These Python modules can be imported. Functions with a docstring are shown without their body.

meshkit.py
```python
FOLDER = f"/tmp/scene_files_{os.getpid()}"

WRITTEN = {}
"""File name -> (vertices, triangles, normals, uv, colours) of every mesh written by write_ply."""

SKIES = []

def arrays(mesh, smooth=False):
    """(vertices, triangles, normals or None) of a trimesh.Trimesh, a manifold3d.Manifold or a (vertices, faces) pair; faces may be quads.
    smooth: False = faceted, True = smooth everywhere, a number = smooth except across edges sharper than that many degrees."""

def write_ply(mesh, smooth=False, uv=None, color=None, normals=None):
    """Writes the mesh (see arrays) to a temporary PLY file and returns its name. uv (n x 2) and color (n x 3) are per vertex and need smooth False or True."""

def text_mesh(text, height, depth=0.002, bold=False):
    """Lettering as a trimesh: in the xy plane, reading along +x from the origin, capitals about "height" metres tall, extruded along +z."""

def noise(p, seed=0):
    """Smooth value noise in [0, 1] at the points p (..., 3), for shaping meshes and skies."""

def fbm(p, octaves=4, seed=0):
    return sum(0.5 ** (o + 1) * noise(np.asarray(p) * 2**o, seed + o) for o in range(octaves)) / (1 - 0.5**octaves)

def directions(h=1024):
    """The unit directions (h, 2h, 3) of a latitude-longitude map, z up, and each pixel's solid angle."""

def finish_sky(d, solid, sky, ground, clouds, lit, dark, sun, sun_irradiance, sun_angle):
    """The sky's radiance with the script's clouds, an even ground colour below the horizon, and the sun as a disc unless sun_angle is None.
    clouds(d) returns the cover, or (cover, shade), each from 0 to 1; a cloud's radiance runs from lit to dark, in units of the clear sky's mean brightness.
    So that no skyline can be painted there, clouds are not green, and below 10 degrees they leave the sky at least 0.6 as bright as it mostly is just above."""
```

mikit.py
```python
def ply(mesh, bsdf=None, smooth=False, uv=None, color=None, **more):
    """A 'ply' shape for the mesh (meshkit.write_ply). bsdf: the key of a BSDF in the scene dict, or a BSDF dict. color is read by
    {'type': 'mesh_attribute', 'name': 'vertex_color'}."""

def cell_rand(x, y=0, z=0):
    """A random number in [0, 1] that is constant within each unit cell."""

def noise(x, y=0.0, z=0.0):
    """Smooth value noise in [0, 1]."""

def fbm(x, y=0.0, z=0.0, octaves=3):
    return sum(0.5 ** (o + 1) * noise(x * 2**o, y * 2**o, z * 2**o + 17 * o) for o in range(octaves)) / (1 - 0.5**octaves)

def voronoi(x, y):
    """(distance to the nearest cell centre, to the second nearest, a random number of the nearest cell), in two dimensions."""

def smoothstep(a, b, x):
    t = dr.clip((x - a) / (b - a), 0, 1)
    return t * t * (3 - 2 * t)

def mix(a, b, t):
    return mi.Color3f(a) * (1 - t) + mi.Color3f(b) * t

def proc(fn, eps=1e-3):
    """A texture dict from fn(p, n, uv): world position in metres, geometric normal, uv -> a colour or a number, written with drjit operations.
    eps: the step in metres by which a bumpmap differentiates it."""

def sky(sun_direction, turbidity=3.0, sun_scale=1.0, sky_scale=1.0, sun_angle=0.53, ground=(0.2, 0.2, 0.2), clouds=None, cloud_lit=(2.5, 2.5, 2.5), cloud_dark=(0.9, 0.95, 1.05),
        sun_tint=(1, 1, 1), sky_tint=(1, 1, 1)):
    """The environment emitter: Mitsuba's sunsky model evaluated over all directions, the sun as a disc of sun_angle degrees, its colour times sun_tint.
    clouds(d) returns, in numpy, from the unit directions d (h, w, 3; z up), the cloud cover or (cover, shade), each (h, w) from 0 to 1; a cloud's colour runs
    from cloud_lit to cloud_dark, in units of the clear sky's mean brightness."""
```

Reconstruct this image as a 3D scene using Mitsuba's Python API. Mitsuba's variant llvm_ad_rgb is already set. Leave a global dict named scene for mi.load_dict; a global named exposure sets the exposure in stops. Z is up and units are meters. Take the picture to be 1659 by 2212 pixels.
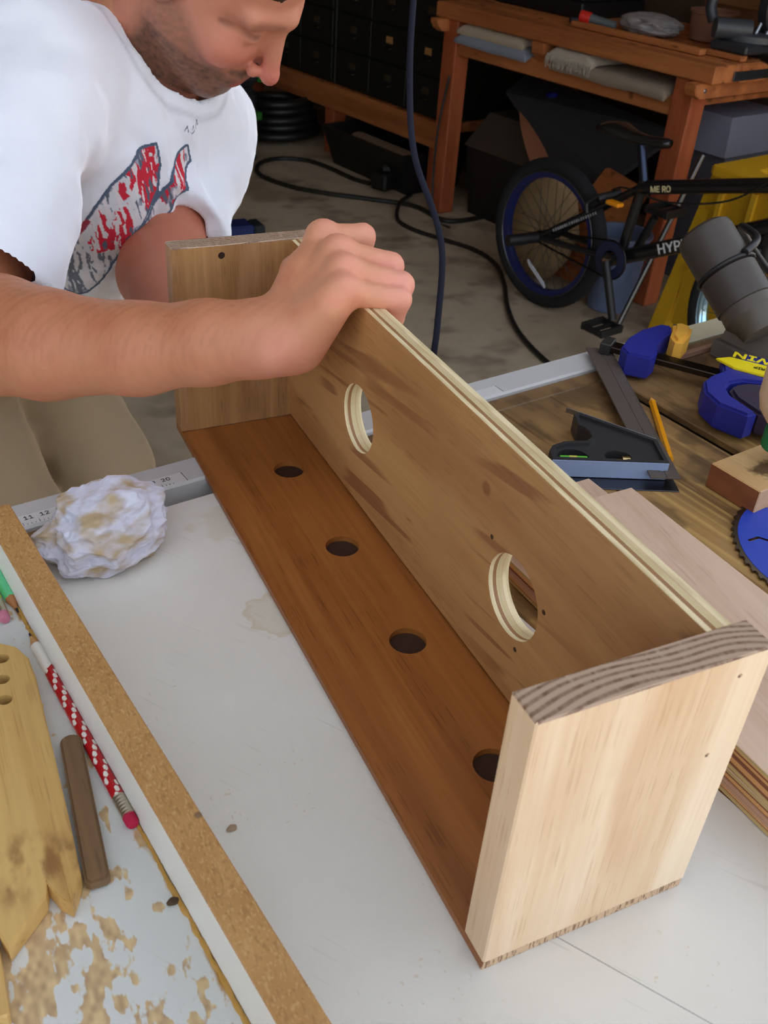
import math, random
import numpy as np
import trimesh, manifold3d as m3
import shapely.geometry as sg
import drjit as dr
import mitsuba as mi
import mikit, meshkit

# ------------------------------------------------------------------ camera, sky, exposure
T4 = mi.ScalarTransform4f
CAM = np.array([-0.1800, -0.2022, 0.4467])
AX = np.array([0.3830, 0.7280, -0.5680])
UP = np.array([0.192, 0.539, 0.820])
exposure = 3.5
scene, labels = {}, {}
BOXZ = 0.0
scene['camera'] = {'type': 'thinlens', 'fov': 43.28, 'fov_axis': 'x', 'aperture_radius': 0.0008, 'focus_distance': 0.74,
                   'near_clip': 0.02, 'far_clip': 60.0,
                   'to_world': T4().look_at(origin=CAM.tolist(), target=(CAM + AX).tolist(), up=UP.tolist())}
scene['sky'] = mikit.sky([0.35, 0.75, 0.62], turbidity=4.0, sun_scale=1.0, sky_scale=1.0, ground=(0.34, 0.32, 0.29),
                         clouds=lambda d: 0.55 + 0 * d[..., 0], cloud_lit=(1.5, 1.5, 1.5), cloud_dark=(1, 1, 1), sky_tint=(1.06, 1.0, 0.90))

# ------------------------------------------------------------------ helpers
def S(r, g, b):
    c = np.array([r, g, b]) / 255.0
    return np.where(c < 0.04045, c / 12.92, ((c + 0.055) / 1.055) ** 2.4)

def frame(deg):
    a = math.radians(deg)
    M = np.eye(4)
    M[:3, 0] = (math.cos(a), math.sin(a), 0)
    M[:3, 1] = (-math.sin(a), math.cos(a), 0)
    return M
TT, GG, WW = frame(9.2), frame(12.5), np.eye(4)      # the saw table, the garage, the box
def at(F, *p):
    return (F @ np.array([*p, 1.0]))[:3]

def numbered(k):
    if k not in labels and k not in scene and not any(q.startswith(k + '__') for q in scene):
        return k
    i = 1
    while True:
        q = f'{k}_{i:03d}'
        if q not in labels and q not in scene and not any(s.startswith(q + '__') for s in scene):
            return q
        i += 1

def thing(name, label, cat, group=None):
    k = numbered(name)
    labels[k] = {'label': label, 'category': cat}
    if group:
        labels[k]['group'] = group
    return k

def add(key, mesh, mat, color=None, smooth=False, F=None, label=None, kind=None):
    """one entry: mesh (trimesh), material key, one linear colour (or one per vertex) for the vertex-colour materials"""
    key = numbered(key)
    if not isinstance(mesh, trimesh.Trimesh):
        mesh = man2tri(mesh)
    if F is not None:
        mesh = mesh.copy()
        mesh.apply_transform(F)
    if color is not None:
        color = np.asarray(color, float)
    if smooth and smooth is not True:
        if color is None or color.ndim == 1:
            mesh = trimesh.graph.smooth_shade(mesh, angle=math.radians(smooth), facet_minarea=None)
        smooth = True
    if color is not None and color.ndim == 1:
        color = np.tile(color, (len(mesh.vertices), 1))
    scene[key] = mikit.ply(mesh, mat, smooth=smooth, color=color)
    l = {}
    if label: l['label'] = label
    if kind: l['kind'] = kind
    if l: labels[key] = {**labels.get(key, {}), **l}
    return key

def man2tri(m):
    q = m.to_mesh()
    return trimesh.Trimesh(np.array(q.vert_properties[:, :3], float), np.array(q.tri_verts), process=False)

def tri2man(t):
    return m3.Manifold(m3.Mesh(np.asarray(t.vertices, np.float32), np.asarray(t.faces, np.uint32)))

def box(x0, x1, y0, y1, z0, z1, b=0.0015):
    b = min(b, 0.45 * min(x1 - x0, y1 - y0, z1 - z0))
    pts = []
    for x, sx in ((x0, 1), (x1, -1)):
        for y, sy in ((y0, 1), (y1, -1)):
            for z, sz in ((z0, 1), (z1, -1)):
                pts += [(x + sx * b, y + sy * b, z), (x + sx * b, y, z + sz * b), (x, y + sy * b, z + sz * b)]
    return trimesh.convex.convex_hull(np.array(pts))

def hull(pts):
    return trimesh.convex.convex_hull(np.asarray(pts, float))

def cat(*ms):
    return trimesh.util.concatenate([m if isinstance(m, trimesh.Trimesh) else man2tri(m) for m in ms])

def cyl(p0, p1, r, n=24, r1=None):
    p0, p1 = np.asarray(p0, float), np.asarray(p1, float)
    d = p1 - p0
    return lathe([(0, 0), (r, 0), (r if r1 is None else r1, np.linalg.norm(d)), (0, np.linalg.norm(d))], p0, d, n)

def lathe(prof, p0=(0, 0, 0), axis=(0, 0, 1), n=32):
    prof = np.asarray(prof, float)
    z = np.asarray(axis, float); z = z / np.linalg.norm(z)
    x = np.cross(z, [0, 0, 1] if abs(z[2]) < 0.9 else [1, 0, 0]); x /= np.linalg.norm(x)
    y = np.cross(z, x)
    a = np.arange(n) * 2 * np.pi / n
    ring = np.cos(a)[:, None] * x + np.sin(a)[:, None] * y
    v, rows = [], []
    for r, h in prof:
        if r < 1e-9:
            rows.append([len(v)]); v.append(np.asarray(p0) + z * h)
        else:
            rows.append(list(range(len(v), len(v) + n))); v += list(np.asarray(p0) + z * h + ring * r)
    f = []
    for A, B in zip(rows[:-1], rows[1:]):
        for i in range(n):
            j = (i + 1) % n
            if len(A) == 1 and len(B) == 1: continue
            if len(A) == 1: f.append((A[0], B[j], B[i]))
            elif len(B) == 1: f.append((A[i], A[j], B[0]))
            else: f += [(A[i], A[j], B[j]), (A[i], B[j], B[i])]
    return trimesh.Trimesh(np.array(v), np.array(f), process=False)

def spline(pts, n=12, closed=False):
    P = np.asarray(pts, float)
    out = []
    N = len(P)
    for i in range(N if closed else N - 1):
        if closed: a, b, c, d = P[(i - 1) % N], P[i], P[(i + 1) % N], P[(i + 2) % N]
        else: a, b, c, d = P[max(i - 1, 0)], P[i], P[i + 1], P[min(i + 2, N - 1)]
        for t in np.arange(n) / n:
            out.append(0.5 * (2 * b + (c - a) * t + (2 * a - 5 * b + 4 * c - d) * t * t + (3 * b - a - 3 * c + d) * t ** 3))
    if not closed: out.append(P[-1])
    return np.array(out)

def tube(p, r, n=12, closed=False):
    p = np.asarray(p, float)
    r = np.broadcast_to(r, (len(p),))
    t = np.roll(p, -1, 0) - np.roll(p, 1, 0) if closed else np.gradient(p, axis=0)
    t /= np.linalg.norm(t, axis=1, keepdims=True) + 1e-12
    x = np.cross(t[0], [0, 0, 1] if abs(t[0][2]) < 0.9 else [1, 0, 0]); x /= np.linalg.norm(x)
    xs = []
    for k in range(len(p)):
        x = x - t[k] * (x @ t[k]); x /= np.linalg.norm(x); xs.append(x.copy())
    xs = np.array(xs); ys = np.cross(t, xs)
    a = np.arange(n) * 2 * np.pi / n
    v = p[:, None] + r[:, None, None] * (np.cos(a)[None, :, None] * xs[:, None] + np.sin(a)[None, :, None] * ys[:, None])
    f, L = [], len(p)
    for i in range(L if closed else L - 1):
        k = (i + 1) % L
        for j in range(n):
            q = (j + 1) % n
            f += [(i * n + j, i * n + q, k * n + q), (i * n + j, k * n + q, k * n + j)]
    v = list(v.reshape(-1, 3))
    if not closed:
        v += [p[0], p[-1]]
        for j in range(n):
            q = (j + 1) % n
            f += [(len(v) - 2, q, j), (len(v) - 1, (L - 1) * n + j, (L - 1) * n + q)]
    return trimesh.Trimesh(np.array(v), np.array(f), process=False)

def prism(poly, z0, z1, holes=(), bevel=0.0):
    g = sg.Polygon(poly, holes).buffer(0)
    if bevel <= 0:
        m = trimesh.creation.extrude_polygon(g, z1 - z0, engine='earcut'); m.apply_translation([0, 0, z0]); return m
    inner = g.buffer(-bevel, join_style=2)
    a = trimesh.creation.extrude_polygon(g, z1 - z0 - 2 * bevel, engine='earcut'); a.apply_translation([0, 0, z0 + bevel])
    b = trimesh.creation.extrude_polygon(inner, z1 - z0, engine='earcut'); b.apply_translation([0, 0, z0])
    return man2tri(tri2man(a) + tri2man(b))

def place(mesh, o, ex, ey, ez=None):
    ex, ey = np.asarray(ex, float), np.asarray(ey, float)
    ex = ex / np.linalg.norm(ex); ey = ey - ex * (ex @ ey); ey = ey / np.linalg.norm(ey)
    M = np.eye(4); M[:3, 0], M[:3, 1], M[:3, 2], M[:3, 3] = ex, ey, np.cross(ex, ey), o
    m = mesh.copy(); m.apply_transform(M); return m

def text(s, h, o, ex, ey, depth=0.0004, bold=True, squash=1.0):
    m = meshkit.text_mesh(s, h, depth, bold)
    m.vertices[:, 0] *= squash
    return place(m, o, ex, ey)

# ------------------------------------------------------------------ materials
def vc(rough, **k):
    return {'type': 'twosided', 'b': {'type': 'principled', 'base_color': {'type': 'mesh_attribute', 'name': 'vertex_color'}, 'roughness': rough, **k}}
scene['matte'] = vc(0.85, specular=0.3)
scene['satin'] = vc(0.45)
scene['gloss'] = vc(0.18, clearcoat=0.5, clearcoat_gloss=0.9)
scene['metal'] = vc(0.35, metallic=1.0)
scene['chrome'] = vc(0.10, metallic=1.0)
scene['skin'] = vc(0.5, specular=0.4)
scene['cloth'] = vc(0.95, specular=0.1, sheen=0.3)
scene['plastic_film'] = {'type': 'thindielectric'}

def pmat(fn, rough=0.55, spec=0.4, bump=None, bscale=0.0004, eps=5e-4, **k):
    b = {'type': 'principled', 'base_color': mikit.proc(fn), 'roughness': rough, 'specular': spec, **k}
    if bump is not None:
        b = {'type': 'bumpmap', 'arbitrary': mikit.proc(bump, eps=eps), 'scale': bscale, 'bsdf': b}
    return {'type': 'twosided', 'b': b}

N, FB, SS, MX = mikit.noise, mikit.fbm, mikit.smoothstep, mikit.mix
C3 = lambda c: [float(v) for v in c]

def grain(l, a, b, light, dark, pore, wide=55.0, cath=0.0, fine=1.0):
    """straight-grained wood: l along the grain, a and b across it"""
    warp = (N(l * 5, a * 9, b * 9) - 0.5) * 0.010
    aa, bb = a + warp, b + warp * 0.7
    bands = FB(aa * wide, bb * wide, l * 1.6, 3)
    streak = N(aa * 520 * fine, bb * 520 * fine, l * 14)
    pores = SS(0.66, 0.86, N(aa * 1150 * fine, bb * 1150 * fine, l * 40)) * SS(0.35, 0.6, bands)
    c = MX(light, dark, SS(0.25, 0.75, bands) * 0.75 + (streak - 0.5) * 0.35)
    return MX(c, pore, pores * 0.36)

OAK_L, OAK_D, OAK_P = C3(S(232, 208, 178)), C3(S(212, 178, 140)), C3(S(186, 146, 108))
def oak_end_tex(p, n, uv):
    side = grain(p.z, p.x, p.y, OAK_L, OAK_D, OAK_P, wide=42)
    # cathedral figure low down on the front half
    w = FB(p.x * 30, p.z * 9, 3.1, 3)
    side = MX(side, grain(p.z, p.x, p.y, C3(S(176, 132, 84)), C3(S(138, 94, 54)), C3(S(92, 56, 32)), wide=42), dr.select(p.y > 0.3, 1.0, 0.0))
    side = MX(side, C3(S(196, 150, 110)), SS(0.35, 0.95, N(p.x * 38 + w * 3, p.z * 6 + w, 7.0)) * 0.40)
    r = dr.sqrt(dr.square(p.x - 0.05) * 0.35 + dr.square(p.y + 0.075)) + (FB(p.x * 25, p.y * 60, 1.0, 2) - 0.5) * 0.006 + p.x * 0.03 * dr.sin(p.x * 45)
    ring = 0.5 + 0.5 * dr.sin(r * 2 * math.pi / 0.0034)
    speck = N(p.x * 700, p.y * 260, 5.0)
    end = MX(C3(S(168, 142, 120)), C3(S(104, 74, 54)), SS(0.35, 0.85, ring) * (0.45 + 0.55 * speck))
    end = MX(end, C3(S(176, 152, 130)), SS(0.75, 0.95, N(p.x * 420, p.y * 60, 9.0)) * 0.5)
    return MX(side, end, dr.select(dr.abs(n.z) > 0.7, 1.0, 0.0))
scene['oak_end'] = pmat(oak_end_tex, 0.5)

def oak_floor_tex(p, n, uv):
    c = grain(p.y, p.x, p.z, C3(S(158, 98, 46)), C3(S(122, 68, 28)), C3(S(76, 38, 16)), wide=70)
    ends = MX(C3(S(196, 164, 130)), C3(S(128, 94, 66)), SS(0.5, 0.8, N(p.x * 1500, p.z * 260, 2.0)))
    return MX(c, ends, dr.select((dr.abs(n.y) > 0.7) & ((p.y < 0.001) | (p.y > 0.552)), 1.0, 0.0))
scene['oak_floor'] = pmat(oak_floor_tex, 0.38)

def plies(t, a, b):
    """the edge of a plywood board, t running 0..1 through its thickness"""
    c = MX(C3(S(222, 204, 164)), C3(S(200, 180, 138)), SS(0.3, 0.8, N(a * 60, b * 60, t * 4)))
    c = MX(c, C3(S(138, 92, 52)), SS(0.19, 0.22, t) * SS(0.40, 0.37, t) * 0.9)  # darker band paints the shade of the recessed groove between the layers
    c = MX(c, C3(S(188, 168, 124)), SS(0.40, 0.42, t) * SS(0.62, 0.60, t) * 0.7)
    return MX(c, C3(S(176, 132, 96)), SS(0.60, 0.64, t) * SS(0.72, 0.68, t) * 0.5)

BX, BY1 = 0.1012, 0.1157
def back_tex(p, n, uv):
    face = grain(p.y, p.z, p.x, C3(S(182, 136, 86)), C3(S(160, 112, 66)), C3(S(132, 86, 48)), wide=38, fine=0.8)
    fig = SS(0.74, 0.86, N(p.y * 11, p.z * 190 + p.y * 30, 4.0)) * SS(0.50, 0.8, N(p.y * 16, p.z * 24, 8.0))
    face = MX(face, C3(S(112, 60, 36)), fig * 0.6)
    face = MX(face, C3(S(150, 98, 56)), SS(0.45, 0.75, FB(p.y * 7, p.z * 22, 12.0, 3)) * 0.4)
    k1 = SS(0.006, 0.003, dr.sqrt(dr.square(p.y - 0.203) + dr.square(p.z - 0.132)))
    face = MX(face, C3(S(118, 64, 34)), k1 * 0.6)
    e = plies((p.x - BX) / (BY1 - BX), p.y, p.z)
    return MX(e, face, dr.select(dr.abs(n.x) > 0.75, 1.0, 0.0))
scene['birch_back'] = pmat(back_tex, 0.5)

def pink_tex(p, n, uv):
    y = p.y * 0.995 + p.x * 0.09
    x = p.x * 0.995 - p.y * 0.09
    face = grain(y, x, p.z, C3(S(206, 178, 154)), C3(S(190, 158, 134)), C3(S(168, 134, 110)), wide=60)
    k = p.z / 0.019
    t = k - dr.floor(k)
    e = MX(C3(S(196, 146, 92)), C3(S(124, 74, 46)), SS(0.45, 0.55, N(p.z * 620, y * 3, 1.0)))
    e = MX(e, C3(S(186, 166, 112)), dr.select((t < 0.2) | (t > 0.86), 1.0, 0.0) * 0.8)
    e = MX(e, C3(S(176, 140, 118)), dr.select((t > 0.3) & (t < 0.62) & (p.z < 0.019), 1.0, 0.0) * 0.8)
    return MX(e, face, dr.select(dr.abs(n.z) > 0.7, 1.0, 0.0))
scene['pink_ply'] = pmat(pink_tex, 0.6)

ct, st = math.cos(math.radians(9.2)), math.sin(math.radians(9.2))
def melamine_tex(p, n, uv):
    tx, ty = p.x * ct + p.y * st, -p.x * st + p.y * ct
    c = MX(C3(S(216, 213, 205)), C3(S(206, 201, 191)), FB(p.x * 14, p.y * 14, 0.0, 3))
    # dried glue and oil where the scrap lies
    left = SS(-0.100, -0.112, tx)
    m = FB(p.x * 150, p.y * 75, 2.0, 4)
    big = SS(0.14, 0.0, p.y + (p.x + 0.12) * 1.1) * SS(-0.36, -0.22, p.x)
    thr = 0.66 - 0.24 * big
    glue = SS(thr, thr + 0.07, m) * left
    gc = MX(C3(S(214, 180, 116)), C3(S(164, 122, 66)), N(p.x * 420, p.y * 260, 6.0))
    c = MX(c, C3(S(198, 202, 200)), left * 0.6)
    c = MX(c, gc, glue * 0.8)
    seam = SS(0.0030, 0.0008, dr.abs(tx + 0.1085 + (N(p.y * 120, 1.0) - 0.5) * 0.004)) * SS(0.42, 0.40, ty)
    c = MX(c, C3(S(168, 124, 58)), seam * SS(0.35, 0.6, N(p.y * 40, 3.0)))
    # blotch left by a wet foot beside the box, faint runs, pencil line and scratches
    q = dr.sqrt(dr.square((p.x + 0.007) / 0.016) + dr.square((p.y - 0.283) / 0.026)) + (FB(p.x * 120, p.y * 120, 1.0, 3) - 0.5) * 0.7
    c = MX(c, C3(S(188, 172, 136)), SS(1.0, 0.85, q) * (0.45 + 0.55 * SS(0.6, 0.95, q)) * 0.65)
    q2 = dr.sqrt(dr.square((p.x + 0.0) / 0.03) + dr.square((p.y - 0.40) / 0.022)) + (FB(p.x * 60, p.y * 60, 1.0, 3) - 0.5)
    c = MX(c, C3(S(190, 176, 150)), SS(1.0, 0.7, q2) * 0.4)
    sc = SS(0.86, 0.93, N(p.x * 420 + p.y * 300, p.y * 16 - p.x * 22, 11.0)) * SS(0.5, 0.75, N(p.x * 18, p.y * 18, 12.0))
    c = MX(c, C3(S(168, 160, 148)), sc * 0.22)
    sp = SS(0.80, 0.90, FB(p.x * 420, p.y * 300, 21.0, 2)) * SS(0.62, 0.85, N(p.x * 22, p.y * 22, 13.0))
    c = MX(c, C3(S(186, 164, 130)), sp * 0.45)
    line = SS(0.0007, 0.0003, dr.abs((p.x + 0.003) + (p.y - 0.03) * 0.66 - 0.028)) * SS(0.07, 0.05, p.y)
    c = MX(c, C3(S(140, 138, 134)), line * 0.7)
    return c
scene['melamine'] = pmat(melamine_tex, 0.28, 0.5)

def brown_top_tex(p, n, uv):
    tx, ty = p.x * ct + p.y * st, -p.x * st + p.y * ct
    b = mikit.cell_rand(tx * 15.9, 0.0, 3.0)
    c = grain(ty, tx, p.z, C3(S(158, 122, 74)), C3(S(104, 76, 44)), C3(S(62, 42, 26)), wide=60)
    c = MX(c, C3(S(196, 160, 96)), SS(0.55, 0.85, N(tx * 210, ty * 4, b * 9)) * SS(0.42, 0.20, ty) * 0.55)
    far = SS(0.30, 0.42, ty + (FB(tx * 24, ty * 18, 2.0, 3) - 0.5) * 0.14)
    c = MX(c, C3(S(108, 82, 56)), far * 0.7)
    d = SS(0.50, 0.72, FB(tx * 34, ty * 26, 5.0, 4))
    return MX(c, C3(S(58, 42, 30)), d * 0.5)
scene['worn_top'] = pmat(brown_top_tex, 0.5, 0.4)

def mdf_tex(p, n, uv):
    s = N(p.x * 1300, p.y * 620, p.z * 900)
    c = MX(C3(S(186, 142, 88)), C3(S(158, 112, 62)), FB(p.x * 70, p.y * 40, p.z * 30, 4))
    c = MX(c, C3(S(206, 168, 116)), SS(0.55, 0.95, s) * 0.45)
    c = MX(c, C3(S(120, 80, 42)), SS(0.60, 0.95, N(p.x * 900, p.y * 420, 4.0)) * 0.32)
    k = SS(0.0028, 0.0012, dr.sqrt(dr.square(p.x + 0.1085) + dr.square(p.y - 0.104)))
    return MX(c, C3(S(104, 84, 66)), k * 0.8)
scene['fence_wood'] = pmat(mdf_tex, 0.5)

def offcut_tex(p, n, uv):
    c = grain(p.y * 0.997 + p.x * 0.02, p.x + p.y * 0.02, p.z, C3(S(204, 168, 104)), C3(S(176, 134, 74)), C3(S(128, 90, 46)), wide=70)
    burn = SS(0.30, 0.75, FB(p.x * 140, p.y * 70, 2.0, 4)) * SS(0.030, 0.006, dr.abs(p.y - 0.122 + (p.x + 0.17) * 0.5 + (FB(p.x * 90, 1.0, 0.0, 3) - 0.5) * 0.03))
    return MX(c, C3(S(128, 86, 48)), burn * 0.85)
scene['offcut_oak'] = pmat(offcut_tex, 0.5)

def walnut_tex(p, n, uv):
    return grain(p.y, p.x, p.z, C3(S(128, 98, 68)), C3(S(98, 72, 48)), C3(S(70, 50, 34)), wide=60)
scene['dark_stick'] = pmat(walnut_tex, 0.6)

def block_tex(p, n, uv):
    tx, ty = p.x * ct + p.y * st, -p.x * st + p.y * ct
    side = MX(C3(S(150, 92, 58)), C3(S(110, 62, 38)), FB(tx * 80, ty * 40, p.z * 90, 3))  # sides darker than the top: shade put into their colour
    top = grain(ty, tx, p.z, C3(S(206, 168, 116)), C3(S(180, 138, 90)), C3(S(140, 100, 60)), wide=50)
    q = dr.sqrt(dr.square((tx - 0.487) / 0.024) + dr.square((ty - 0.212) / 0.013)) + (FB(tx * 140, ty * 140, 1.0, 3) - 0.5) * 0.9
    top = MX(top, C3(S(66, 38, 24)), SS(1.0, 0.45, q) * 0.85)
    lit_end_grain = MX(C3(S(206, 170, 134)), C3(S(176, 134, 98)), FB(tx * 60, p.z * 60, 2.0, 3))  # pale end grain on the near end only, its light painted in
    nt = n.x * st * -1 + n.y * ct
    c = MX(side, top, dr.select(n.z > 0.7, 1.0, 0.0))
    return MX(c, lit_end_grain, dr.select(nt < -0.7, 1.0, 0.0))
scene['block_wood'] = pmat(block_tex, 0.6)

def concrete_tex(p, n, uv):
    c = MX(C3(S(196, 178, 154)), C3(S(160, 140, 116)), FB(p.x * 2.2, p.y * 2.2, 0.0, 3))
    c = MX(c, C3(S(120, 100, 80)), SS(0.45, 0.80, FB(p.x * 5, p.y * 5, 3.0, 3)) * 0.6)
    c = MX(c, C3(S(168, 150, 128)), SS(0.50, 0.85, FB(p.x * 40, p.y * 26, 9.0, 3)) * 0.30)
    return MX(c, C3(S(92, 76, 62)), SS(0.50, 0.85, FB(p.x * 9, p.y * 12, 5.0, 3)) * 0.5)
scene['concrete'] = pmat(concrete_tex, 0.8, 0.2)

cg, sn_ = math.cos(math.radians(12.5)), math.sin(math.radians(12.5))
def bench_tex(p, n, uv):
    gx, gy = p.x * cg + p.y * sn_, -p.x * sn_ + p.y * cg
    up = dr.abs(n.z) < 0.5
    c = grain(gy, gx, p.z, C3(S(184, 112, 62)), C3(S(146, 80, 42)), C3(S(96, 50, 28)), wide=24, fine=0.5)
    return MX(c, C3(S(92, 50, 28)), SS(0.80, 0.88, N(gy * 22, p.z * 60, gx * 30)) * 0.7)
scene['bench_wood'] = pmat(bench_tex, 0.6)
def leg_tex(p, n, uv):
    gx, gy = p.x * cg + p.y * sn_, -p.x * sn_ + p.y * cg
    return grain(p.z, gx, gy, C3(S(178, 94, 54)), C3(S(148, 70, 40)), C3(S(100, 46, 28)), wide=24, fine=0.5)
scene['leg_wood'] = pmat(leg_tex, 0.6)

exec_person = True
# ------------------------------------------------------------------ the garage
FZ = -0.85
def struct(name, mesh, mat, color=None):
    add(name, mesh, mat, color, F=GG, kind='structure')
struct('floor', box(-3.2, 3.6, -3.2, 6.3, FZ - 0.12, FZ, 0.001), 'concrete')
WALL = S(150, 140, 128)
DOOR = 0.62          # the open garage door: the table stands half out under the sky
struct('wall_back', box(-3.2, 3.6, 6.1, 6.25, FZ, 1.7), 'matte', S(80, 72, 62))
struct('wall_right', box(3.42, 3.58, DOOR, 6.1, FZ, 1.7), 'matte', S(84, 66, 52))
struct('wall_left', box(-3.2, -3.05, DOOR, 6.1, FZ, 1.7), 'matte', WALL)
struct('wall_front', cat(box(-3.05, -2.5, DOOR, DOOR + 0.15, FZ, 1.7), box(3.0, 3.42, DOOR, DOOR + 0.15, FZ, 1.7), box(-2.5, 3.0, DOOR, DOOR + 0.15, 1.30, 1.7)), 'matte', WALL)
struct('ceiling', box(-3.2, 3.6, DOOR, 6.25, 1.7, 1.8), 'matte', S(200, 192, 180))

# ------------------------------------------------------------------ the saw table everything in front stands on
tb = thing('saw_table', 'wide workshop saw table with a white melamine top, worn brown planked side and scale rail', 'table')
add(tb + '__white_top', box(-0.72, 0.1912, -0.42, 0.437, -0.028, 0.0, 0.0008), 'melamine', F=TT, label='white melamine top with glue stains')
edges = [0.1918, 0.247, 0.310, 0.376, 0.442, 0.5178]
for a, b in zip(edges[:-1], edges[1:]):
    add(tb + '__plank', box(a, b - 0.0006, -0.42, 0.4345, -0.028, 0.0, 0.0012), 'worn_top', F=TT)
for a, b in ((0.5305, 0.597), (0.597, 0.668), (0.668, 0.74), (0.74, 0.82), (0.82, 0.91), (0.91, 1.0)):
    add(tb + '__plank', box(a, b - 0.0006, -0.42, 0.4345, -0.028, 0.0, 0.0012), 'worn_top', F=TT)
add(tb + '__plank', box(0.1918, 1.0, 0.4362, 0.4565, -0.028, -0.001, 0.0012), 'worn_top', F=TT, label='narrow brown strip along the rail')
add(tb + '__slot_channel', box(0.5180, 0.5300, -0.42, 0.4345, -0.028, -0.006, 0.0005), 'metal', S(40, 36, 32), F=TT, label='dark sunken slot')
add(tb + '__rail', box(-0.72, 0.564, 0.4572, 0.4915, -0.030, 0.003, 0.002), 'satin', S(186, 184, 182), F=TT, label='grey white metal rail')
add(tb + '__rail', box(0.600, 1.0, 0.4572, 0.4905, -0.030, 0.002, 0.002), 'satin', S(200, 190, 160), F=TT, label='cream rail piece')
add(tb + '__filler_plate', box(-0.055, 0.0245, 0.4372, 0.4570, -0.010, 0.0006, 0.0005), 'satin', S(206, 203, 198), F=TT, label='white filler plate')
add(tb + '__filler_strip', box(-0.30, -0.056, 0.4375, 0.4568, -0.012, -0.001, 0.001), 'worn_top', F=TT, label='brown wooden filler strip')
add(tb + '__bolt', lathe([(0, 0.003), (0.004, 0.0028), (0.0062, 0.001), (0.0064, -0.001), (0, -0.001)], at(TT, -0.065, 0.4475, 0.0), n=20), 'metal', S(150, 150, 145), smooth=40, label='round bolt head')
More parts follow.
